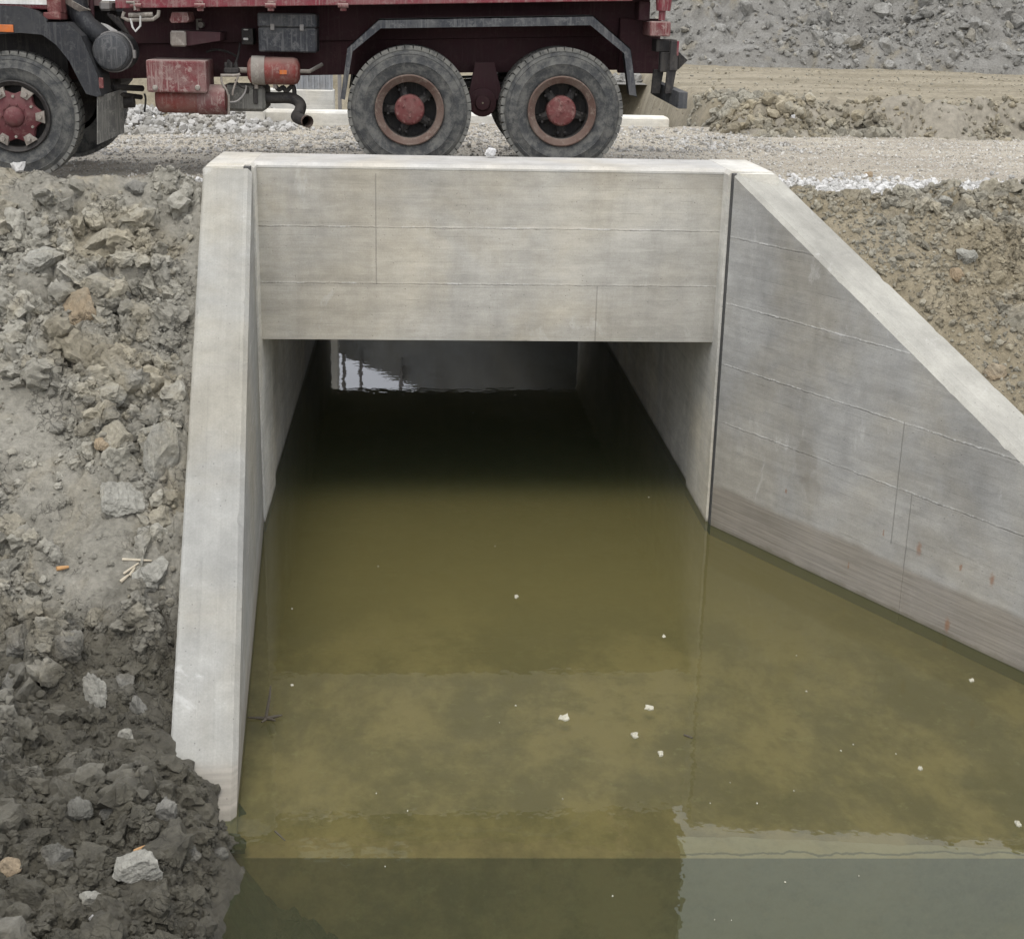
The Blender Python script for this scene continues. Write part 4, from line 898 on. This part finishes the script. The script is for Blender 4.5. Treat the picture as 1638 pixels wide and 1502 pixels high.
hose([(376, 128, .03), (386, 140, .05), (395, 142, .1)], .008).build('hose', M['under'], vv, 60)
hose([(366, 110, .1), (365, 97, .12), (372, 105, .1)], .010).build('hose', M['under'], vv, 60)
hose([(374, 108, .1), (380, 92, .2), (384, 70, .3)], .012).build('hose', M['under'], vv, 60)
hose([(330, 84, .4), (345, 80, .4), (365, 84, .4), (380, 92, .4)], .012).build('hose', M['under'], vv, 60)
# silencer and tail pipe
m = MB(); rbox(m, 352, 138, 424, 179, TY+.35, .6, .03); m.build('silencer', M['dusty'] if False else M['flap'], trk)
m = MB(); rbox(m, 405, 140, 412, 167, TY+.33, .03); rbox(m, 392, 139, 398, 150, TY+.33, .03); m.build('silencer_strap', M['under'], trk)
P0 = [tp(420, 156, TY+.45), tp(440, 157, TY+.44), tp(462, 157, TY+.42), tp(474, 161, TY+.38), tp(481, 169, TY+.34), tp(479, 179, TY+.28), tp(474, 187, TY+.22), tp(480, 191, TY+.12), tp(487, 193, TY+.02), tp(492, 195, TY-.06)]
Q = []
for i in range(len(P0)-1):
    p0, p1, p2, p3 = P0[max(i-1, 0)], P0[i], P0[i+1], P0[min(i+2, len(P0)-1)]
    for t_ in np.linspace(0, 1, 5)[:-1]: Q.append(.5*((2*p1)+(-p0+p2)*t_+(2*p0-5*p1+4*p2-p3)*t_**2+(-p0+3*p1-3*p2+p3)*t_**3))
Q.append(P0[-1])
m = MB(); m.tube(Q, .056, 18, cap=False); xp = m.build('exhaust_pipe', M['under'], trk, 60); m = MB(); dq = (Q[-1]-Q[-2])/np.linalg.norm(Q[-1]-Q[-2]); m.tube([Q[-1]+dq*.004, Q[-1]-dq*.03], [.060, .0595], 18, cap=False); m.tube([Q[-1]+dq*.004, Q[-1]-dq*.12], [.052, .05], 18, cap=False); m.build('pipe_mouth', M['rust'], xp, 60)
hose([(440, 137, .4), (446, 144, .4), (453, 140, .4), (458, 146, .4), (468, 138, .4), (471, 148, .4), (470, 155, .4)], .022, Y=TY).build('pipe_hanger', M['under'], trk, 60)

# rear mudguard: angular band over both wheels
def guard(Y0, Y1, name):
    out = [(545, 158), (556, 76), (606, 31), (948, 25), (1008, 78), (1018, 154)]
    inn = [(552, 160), (564, 83), (609, 46), (944, 41), (998, 86), (1006, 152)]
    lip = MB()
    for q in range(len(out)-1):
        a, b = tp(*out[q]), tp(*out[q+1]); c_, d_ = tp(*inn[q+1]), tp(*inn[q])
        # outer skirt facing sideways
        lip.add([(a[0], Y0, a[2]), (b[0], Y0, b[2]), (c_[0], Y0, c_[2]), (d_[0], Y0, d_[2]),
                 (a[0], Y0+.015 if Y1 > Y0 else Y0-.015, a[2]), (b[0], Y0+.015 if Y1 > Y0 else Y0-.015, b[2]), (c_[0], Y0+.015 if Y1 > Y0 else Y0-.015, c_[2]), (d_[0], Y0+.015 if Y1 > Y0 else Y0-.015, d_[2])],
                [(0, 1, 2, 3), (7, 6, 5, 4), (0, 4, 5, 1), (3, 2, 6, 7)] + ([(0, 3, 7, 4)] if q == 0 else []) + ([(1, 5, 6, 2)] if q == len(out)-2 else []))
        e = .012
        lip.add([(a[0], Y0, a[2]), (b[0], Y0, b[2]), (b[0], Y1, b[2]), (a[0], Y1, a[2]), (a[0]*.995+d_[0]*.005, Y0, a[2]-e), (b[0], Y0, b[2]-e), (b[0], Y1, b[2]-e), (a[0], Y1, a[2]-e)],
                [(0, 1, 2, 3), (7, 6, 5, 4), (0, 4, 5, 1), (2, 6, 7, 3)])
    return lip.build(name, M['guard'], trk)
guard(TY-.03, TY+.64, 'mudguard'); guard(far+.03, far-.64, 'mudguard')
for px in (640, 780, 920): q = tp(px, 32, TY+.3); m = MB(); m.tube([(q[0], TY+.3, q[2]-.02), (q[0], 2.36, q[2]-.02)], .025, 8); m.build('mudguard_bracket', M['under'], trk, 40)

# tail end
m = MB(); q = tp(1062, 0, TY+.12); z_ = tp(1062, 30, TY+.12)[2]
m.tube([(q[0], TY+.12, q[2]+.05), (q[0], TY+.12, z_+.07)], [.085, .07], 14); m.tube([(q[0]-.01, TY+.12, z_+.07), (q[0]-.01, TY+.12, z_-.02)], .035, 12); m.build('tail_post', M['red'], trk, 40)
m = MB(); rbox(m, 1040, 35, 1073, 59, TY+.06, .5, .01); m.build('tail_block', M['red_dirty'], trk)
m = MB(); rbox(m, 990, 30, 1056, 118, TY+.62, .08, .01); rbox(m, 1022, 3, 1040, 34, TY+.3, .3, .01); m.build('tail_plate', M['dark_red'], trk)
m = MB(); rbox(m, 1050, 64, 1083, 84, TY+.2, .3, .008); rbox(m, 1072, 66, 1085, 114, TY+.1, .06, .006); rbox(m, 1056, 84, 1073, 116, TY+.16, .1, .006)
a, b, c_ = tp(1086, 84, TY+.3), tp(1100, 97, TY+.3), tp(1085, 112, TY+.3); m.prism_y([(a[0], a[2]), (b[0], b[2]), (c_[0], c_[2])], TY+.3, TY+.36)
m.build('tow_bracket', M['under'], trk)
m = MB(); rbox(m, 1083, 66, 1086, 90, TY+.09, .03, .003); m.build('tail_light', M['red'], trk)
m = MB(); rbox(m, 1070, 97, 1076, 114, TY+.14, .015, .003); m.build('light_bracket', M['steel'], trk)
for (px0, px1, Y) in ((1042, 1058, TY+.3), (1064, 1078, TY+.12)):
    a, b, c_, d_ = tp(px0+4, 112, Y), tp(px1+4, 112, Y), tp(px1-3, 150, Y), tp(px0, 150, Y); m = MB(); m.prism_y([(p[0], p[2]) for p in (a, b, c_, d_)], Y, Y+.06); m.build('bumper_strut', M['under'], trk)
# under-run bar seen at an angle: it crosses the tail at the truck's rear
m = MB(); a, b = tp(1042, 140, TY+.62), tp(1092, 158, TY-.05)
m.loft([(a[0], a[1], a[2]-.07), (a[0]+.08, a[1], a[2]-.07), (a[0]+.08, a[1], a[2]+.07), (a[0], a[1], a[2]+.07)], [(b[0]-.04, b[1], b[2]-.10), (b[0]+.05, b[1], b[2]-.10), (b[0]+.05, b[1], b[2]+.06), (b[0]-.04, b[1], b[2]+.06)])
m.build('rear_bumper', M['guard'], trk, bevel=.006)

# cab with front mudguard
cabm = MB(); cx1 = tp(78, 10)[0]; cx0 = cx1-1.85; cz0 = zline(cx1, 4.66)
out = [(cx0+.02, cz0-.3), (cx0-.02, cz0+.35), (cx0+.30, cz0+1.55), (cx0+.45, cz0+1.62), (cx1-.06, cz0+1.62), (cx1, cz0+1.52), (cx1, cz0+.0), (cx0+.9, cz0+.0)]
cabm.prism_y(out, TY+.03, far-.03); cab = cabm.build('cab', M['red'], trk, bevel=.03)
m = MB(); m.prism_y([(cx0+.55, cz0+.75), (cx0+.68, cz0+1.42), (cx1-.55, cz0+1.42), (cx1-.55, cz0+.75)], TY+.018, TY+.031); m.build('side_window', M['glass'], cab)
m = MB(); m.loft([(cx0+.03, TY+.2, cz0+.62), (cx0+.03, far-.2, cz0+.62), (cx0+.27, far-.2, cz0+1.45), (cx0+.27, TY+.2, cz0+1.45)], [(cx0-.01, TY+.2, cz0+.63), (cx0-.01, far-.2, cz0+.63), (cx0+.235, far-.2, cz0+1.46), (cx0+.235, TY+.2, cz0+1.46)]); m.build('windscreen', M['glass'], cab)
m = MB(); m.box(cx0+.4, cx1-.02, TY+.012, TY+.028, cz0+.045, cz0+.16); m.build('white_stripe', M['white'], cab)
m = MB(); rbox(m, 73, -40, 96, 24, TY-.02, .35, .02); m.box(tp(70, 24)[0], tp(98, 24)[0], TY-.03, TY+.3, tp(90, 26)[2]-.035, tp(90, 26)[2]+.03, .008); m.build('rear_corner_panel', M['hub_red'], cab)
# arch: outer band built from two arcs measured on the photo
def band(outp, inp, Y0, Y1, mb, thick=.02):
    s_ = 1 if Y1 > Y0 else -1
    for q in range(len(outp)-1):
        a, b, c_, d_ = tp(*outp[q]), tp(*outp[q+1]), tp(*inp[q+1]), tp(*inp[q])
        V = [(p[0], Y0, p[2]) for p in (a, b, c_, d_)] + [(p[0], Y0+s_*thick, p[2]) for p in (a, b, c_, d_)]
        F = [(0, 1, 2, 3), (7, 6, 5, 4), (0, 4, 5, 1), (3, 2, 6, 7)]
        if q == 0: F.append((0, 3, 7, 4))
        if q == len(outp)-2: F.append((1, 5, 6, 2))
        mb.add(V, F)
        V = [(a[0], Y0, a[2]), (b[0], Y0, b[2]), (b[0], Y1, b[2]), (a[0], Y1, a[2]), (d_[0], Y0, d_[2]), (c_[0], Y0, c_[2]), (c_[0], Y1, c_[2]), (d_[0], Y1, d_[2])]
        mb.add(V[:4] + [(x, y, z-.015) for x, y, z in V[:4]], [(0, 1, 2, 3), (7, 6, 5, 4), (2, 6, 7, 3)])
m = MB(); band([(-70, 30), (-30, 14), (0, 9), (35, 11), (60, 18), (78, 32)], [(-70, 90), (-35, 64), (0, 55), (35, 53), (58, 55), (70, 56)], TY-.05, TY+.5, m); fg = m.build('front_mudguard', M['black'], trk, 30)
m = MB(); m.box(tp(-130, 0, 2.1)[0], tp(100, 0, 2.1)[0], 2.12, 2.15, 3.55, 4.75); m.build('wheel_arch_liner', M['under'], trk)
m = MB(); rbox(m, -8, 40, 21, 52, TY-.068, .02, .004); m.build('side_marker', M['amber'], fg)
m = MB(); band([(76, 36), (110, 36), (132, 58), (148, 95), (158, 120), (164, 152)], [(70, 56), (92, 72), (113, 98), (128, 128), (140, 150), (158, 155)], TY-.06, TY+.48, m, .03); m.build('mudguard_flare', M['black'], trk, 30)
m = MB(); rbox(m, 158, 125, 165, 142, TY-.08, .03, .004); m.build('side_reflector', M['hub_red'], trk)
a, b, c_, d_ = tp(156, 155), tp(182, 152), tp(185, 223), tp(156, 231); m = MB(); m.loft([(a[0], TY-.03, a[2]), (b[0], TY+.40, b[2]+.03), (c_[0], TY+.40, c_[2]+.03), (d_[0], TY-.03, d_[2])], [(a[0]+.012, TY-.04, a[2]), (b[0]+.012, TY+.39, b[2]+.03), (c_[0]+.012, TY+.39, c_[2]+.03), (d_[0]+.012, TY-.04, d_[2])]); m.build('mud_flap', M['flap'], trk)
# air filter drum with its intake duct
q = tp(176, 84, TY+.02); fm = MB(); r = .178
fm.lathe_y((q[0], TY+.02, q[2]), [(.001, 0), (r*.80, .003), (r*.9, .012), (r*.93, .03), (r*.97, .034), (r, .045), (r*1.05, .16), (r*1.05, .5), (.001, .52)], 40); af = fm.build('air_filter', M['guard'], trk, 40)
m = MB(); m.lathe_y((q[0], TY+.17, q[2]), [(r*1.0, 0), (r*1.1, 0), (r*1.1, .035), (r*1.0, .035)], 36); e = q[0]+r*1.06; m.box(e, e+.03, TY+.13, TY+.19, q[2]-.06, q[2]+.02, .006); m.build('clamp_band', M['steel'], af, 40)
P1 = [tp(118, -30, TY+.3), tp(120, 5, TY+.3), tp(126, 22, TY+.28), tp(140, 42, TY+.26), tp(158, 56, TY+.26), tp(168, 66, TY+.3)]
m = MB(); m.tube(P1, [.13, .12, .105, .10, .10, .11], 16); m.build('intake_duct', M['black'], af, 50)
m = MB(); a = tp(124, 4, TY+.28); m.tube([(a[0]-.03, TY+.28, a[2]-.05), (a[0], TY+.28, a[2])], [.125, .14], 16); m.build('duct_collar', M['dusty'], af, 50)
m = MB(); a = tp(145, -20, TY+.35); b = tp(148, 40, TY+.35); m.tube([a, b], .025, 10); m.build('grab_pipe', M['dark_red'], trk, 40)
m = MB(); pl = [tp(162, 37, TY+.4), tp(172, 40, TY+.4), tp(188, 50, TY+.4), tp(186, 53, TY+.4), tp(168, 52, TY+.4)]; m.prism_y([(p[0], p[2]) for p in pl], TY+.38, TY+.41); m.build('heat_shield', M['white'], trk)
m = MB()
for k in range(4): m.tube([tp(172+5*k, 22+2*k, TY+.45), tp(196+3*k, 46+3*k, TY+.45)], .02, 8)
m.build('coolant_hose', M['under'], trk, 40)
m = MB(); rbox(m, 158, 2, 178, 18, TY+.4, .3, .02); m.build('frame_bracket', M['steel'], trk)
m = MB(); m.box(tp(96, 0, 2.2)[0], tp(176, 0, 2.2)[0], 2.05, 3.75, 4.72, 6.05, .06); m.build('sky_blocker', M['dark_red'], trk)  # added unseen block behind the cab, keeps sky out of the water's reflection
# engine, gearbox and steering gear in the dark behind the front wheel
m = MB(); m.box(tp(-150, 60, 2.4)[0], tp(185, 60, 2.4)[0], 2.47, 3.25, 3.75, 4.55, .05); m.build('engine', M['under'], trk); m = MB(); m.box(tp(185, 60, 2.4)[0], tp(260, 60, 2.4)[0], 2.6, 3.1, 3.85, 4.4, .08); m.build('gearbox', M['under'], trk)
m = MB(); m.tube([tp(180, 140, TY+.3), tp(228, 142, TY+.6)], .03, 8); m.tube([tp(180, 150, TY+.3), tp(226, 156, TY+.6)], .025, 8); m.tube([tp(182, 165, TY+.5), tp(215, 163, TY+.5)], .06, 10); m.build('steering_linkage', M['under'], trk, 40)
hose([(231, 150, .2), (233, 160, .2), (231, 180, .2)], .010).build('hose', M['under'], trk, 60)

# ------------------------------------------------------------------ things beyond the truck
rw_ = empty('retaining_wall', (-3.3, 14.2, 0), label='light concrete wall with ribbed panel top seen under the truck', cat='wall')
m = MB(); m.box(-4.4, -2.16, 14.0, 14.4, -.5, 3.13, .02); m.build('wall_body', M['barrel'], rw_)
m = MB(); m.box(-2.95, -2.18, 14.08, 14.12, 3.132, 3.42)
for k in range(8): m.box(-2.95+.1*k, -2.92+.1*k, 14.05, 14.08, 3.134, 3.42)
m.build('ribbed_panel', M['panel'], rw_)
bl = MB(); bl.box(-3.35, -3.06, 10.4, 11.0, 2.6, 3.0, .02); tag(bl.build('concrete_block', M['barrel']), 'pale concrete block left of the far parapet under the truck', 'block')
for k, (px, h_) in enumerate(((552, 2.4), (577, 1.2), (632, 1.0))):
    X = (-2.1, -1.75, -.95)[k]; Y = 15.2 - (X+2.4)*.95
    m = MB(); m.tube([(X, Y, 2.0), (X, Y, 2.3+h_)], .035, 8)
    tag(m.build('steel_post', M['steel'], None, 40), 'thin steel post reflected in the water at the tunnel mouth', 'post', 'posts along the far wing wall')

# gravel heap at the right edge of the road
def heap():
    r = np.random.default_rng(401); n_ = 1500
    c = at_z(1600, 208, 2.85); u = r.normal(size=(n_, 2))*np.array([1.15, .75])*.62
    hgt = .36*np.exp(-(u[:, 0]/1.25)**2-(u[:, 1]/.85)**2); P = np.stack([c[0]+.2+u[:, 0], c[1]+.35+u[:, 1], 2.80+hgt*r.uniform(.8, 1.02, n_)], 1)
    o = scatter('gravel_heap', P, psize(n_, .035, .10, 402, 2.0), M['pale_stone'], 1, 12, 403); tag(o, 'low heap of grey crushed stone at the far road edge', 'gravel heap')
    xs, ys = fr(c[0]-1.8, c[0]+2.2, .08), fr(c[1]-1.3, c[1]+2.0, .08)
    def hz(x, y): return 2.72 + .40*np.exp(-((x-c[0]-.2)/1.2)**2-((y-c[1]-.35)/.85)**2)
    b = grid_mesh('heap_core', xs, ys, hz, M['road']); b.parent = o
heap()

# ------------------------------------------------------------------ single rocks on the banks
def big_rock(px, py, wpx, hpx, mat, label, h=lbank, name='clay_rock', cat='rock', seed=0, sink=.30, depth=.8, cuts=8, rough=.06, roll=0, group=None, lo=.5, lift=.4, at=None):
    p = on_surface(px, py, h) if at is None else np.array(at, float); dist = np.dot(p-CC, _F); k = dist/CF
    r = np.random.default_rng(500+seed); V, F = rock(r, 5, cuts, rough*1.15, lo, .85)
    V = V/np.abs(V).max(0)
    V = V*np.array([wpx*k/2, wpx*k/2*depth, hpx*k/2*1.02]); c, s = math.cos(roll), math.sin(roll)
    V = V@np.array([[c, 0, s], [0, 1, 0], [-s, 0, c]]).T
    V = V + .006*min(1, wpx/60)*fbm(V[:, 0]*25+seed, V[:, 2]*25+V[:, 1]*11, 4, seed)[:, None]*np.array([.6, .6, 1])
    o = np_mesh(name, V, F, mat, False); z0 = (.5-sink)*hpx*k; o.location = (p[0], p[1]+wpx*k*.1, p[2]+z0*lift)
    tag(o, label, cat, group); return o
for i, (px, py, w_, h_, mt, lab, dp, sk, rl) in enumerate(RK):
    big_rock(px, py, w_, h_, M[mt], lab, seed=i, depth=dp, sink=sk, roll=rl)
for i, (px, py, w_, h_, mt, lab) in enumerate(RR): big_rock(px, py, w_, h_, M[mt], lab, h=rbank, seed=40+i)
big_rock(30, 277, 28, 24, M['white_rock'], 'white stone lying in front of the front tyre', h=hL, name='white_stone', cat='stone', seed=60, sink=.1, lift=1)
def par(x, y): return np.where((np.abs(x) < 2.6) & (y > 0) & (y < .83), ZT, road_z(x, y))
big_rock(785, 250, 20, 17, M['white_rock'], 'white stone chunk lying on top of the parapet', h=par, name='white_stone', cat='stone', seed=61, sink=.02, lift=1, at=(at_y(785, 248, .70)[0], .66, ZT))
big_rock(203, 1180, 30, 22, M['rock'], 'small pale chip stuck in the dark mud', name='white_stone', cat='stone', seed=62, sink=.2)
big_rock(148, 1471, 14, 13, M['white_rock'], 'tiny white pebble at the bottom of the mud', name='white_stone', cat='stone', seed=63, sink=.1)
big_rock(1268, 190, 8, 10, M['white_rock'], 'white scrap lying on the ditch bank beyond the road', h=field_z, name='white_scrap', cat='scrap', seed=64, sink=.0)

# ------------------------------------------------------------------ sticks and splinters
def stick(name, a, b, r, mat, label, cat, h=lbank, lift=.02, flat=False, bend=.0):
    p, q = on_surface(*a, h), on_surface(*b, h); p[2] += lift; q[2] += lift
    mid_ = (p+q)/2 + np.array([0, 0, bend]); m = MB(); m.tube([p, mid_, q], [r, r*.9, r*.6], 7); return tag(m.build(name, M[mat], None, 50), label, cat)
stick('wood_splinter', (196, 899), (243, 901), .010, 'wood', 'thin pale splinter lying level beside the wing wall', 'splinter')
stick('wood_splinter', (198, 922), (222, 905), .009, 'wood', 'grey splinter crossing under the level pale one', 'splinter')
stick('wood_splinter', (193, 935), (206, 924), .013, 'wood', 'short cream splinter lowest of the four', 'splinter')
stick('wood_splinter', (208, 925), (216, 912), .012, 'wood', 'short bright splinter right of the lowest one', 'splinter')
stick('wood_chip', (91, 914), (110, 911), .016, 'chip', 'orange wood chip on the dry soil at left', 'wood chip')
stick('wood_chip', (216, 1367), (235, 1358), .014, 'chip', 'orange wood peg in the mud behind the rough pale block', 'wood chip')
def flatz(x, y): return np.zeros(np.shape(x))-.0
m = MB(); a = at_z(425, 1150, .0)
for dx, dy, dz in ((-.12, .0, .015), (.11, .02, .02), (.03, .10, .20), (-.02, -.08, .02), (.07, -.05, .015)):
    m.tube([a+np.array([0, 0, .005]), a+np.array([dx*.5+.01, dy*.5, dz*.7]), a+np.array([dx, dy, dz])], [.013, .010, .005], 6)
tag(m.build('twig', M['twig'], None, 50), 'dark branching twig poking from water beside the left wing', 'twig')
stick('stick', (440, 1330), (456, 1345), .006, 'twig', 'short brown stick floating near the muddy shore', 'stick', flatz, .004)
stick('stick', (1094, 1176), (1108, 1181), .008, 'twig', 'black blade of grass floating right of the scraps', 'stick', flatz, .004)

# ------------------------------------------------------------------ scraps floating on the water
def scrap(px, py, wpx, hpx, label, seed, group=None, name='floating_scrap', cat='scrap'):
    c = at_z(px, py, .004); r = np.random.default_rng(900+seed); k = np.dot(c-CC, _F)/CF
    n_ = 11; dep = hpx*k/max(.25, -ray(px, py)[2]/np.linalg.norm(ray(px, py))); ang = np.linspace(0, 2*np.pi, n_, endpoint=False)
    rad = r.uniform(.45, 1.0, n_); V = [(c[0]+math.cos(a_)*q*wpx*k/2, c[1]+math.sin(a_)*q*dep/2, .003+r.uniform(0, .012)*(wpx > 8)) for a_, q in zip(ang, rad)]
    top = [(c[0]+(v[0]-c[0])*.55+r.uniform(-.2, .2)*wpx*k/3, c[1]+(v[1]-c[1])*.55, .006+r.uniform(.0, .018)*(wpx > 8)) for v in V]
    bot = [(v[0], v[1], -.004) for v in V]
    m = MB(); m.add(bot+V+top, [tuple(range(n_-1, -1, -1))]+[(i, (i+1) % n_, n_+(i+1) % n_, n_+i) for i in range(n_)]+[(n_+i, n_+(i+1) % n_, 2*n_+(i+1) % n_, 2*n_+i) for i in range(n_)]+[tuple(range(2*n_, 3*n_))])
    return tag(m.build(name, M['scrap']), label, cat, group)
for i, (px, py, a_, b_, lab) in enumerate([
    (904, 1148, 26, 13, 'largest cream scrap floating mid channel'), (1038, 1132, 18, 11, 'crumpled cream scrap floating right of the largest one'),
    (1015, 1176, 16, 11, 'white folded scrap between the largest scrap and black blade'), (1057, 1206, 13, 9, 'small white scrap nearest below the black blade'),
    (1628, 1318, 13, 13, 'white petal like scrap at the right photo edge'), (1553, 1088, 10, 5, 'cream scrap near the right wing waterline'),
    (1471, 1229, 10, 5, 'thin cream flake on open water toward the right wing'), (826, 954, 9, 7, 'cream fleck floating in front of the tunnel shadow'),
    (1062, 1017, 7, 6, 'pale fleck left of the right wing foot'), (467, 1095, 7, 5, 'pale fleck near the branching twig')]): scrap(px, py, a_, b_, lab, i)
sp = [(605, 905), (467, 973), (792, 873), (1038, 795), (825, 1128), (799, 1155), (602, 1268), (652, 1296), (900, 1277), (1136, 1284), (1211, 1284), (1168, 1251), (1270, 1264), (1345, 1200), (1433, 1205), (1365, 1190),
      (1290, 1105), (1274, 1048), (616, 1385), (980, 1432), (1143, 1470), (1374, 1400), (1256, 1410), (1170, 1471), (757, 660)]
for i, (px, py) in enumerate(sp):
    s_ = (2.4, 3.4, 2.0)[i % 3]; scrap(px, py, s_, s_*.8, 'tiny pale speck floating on the olive water', 50+i, 'specks floating on the water', 'floating_speck', 'speck')
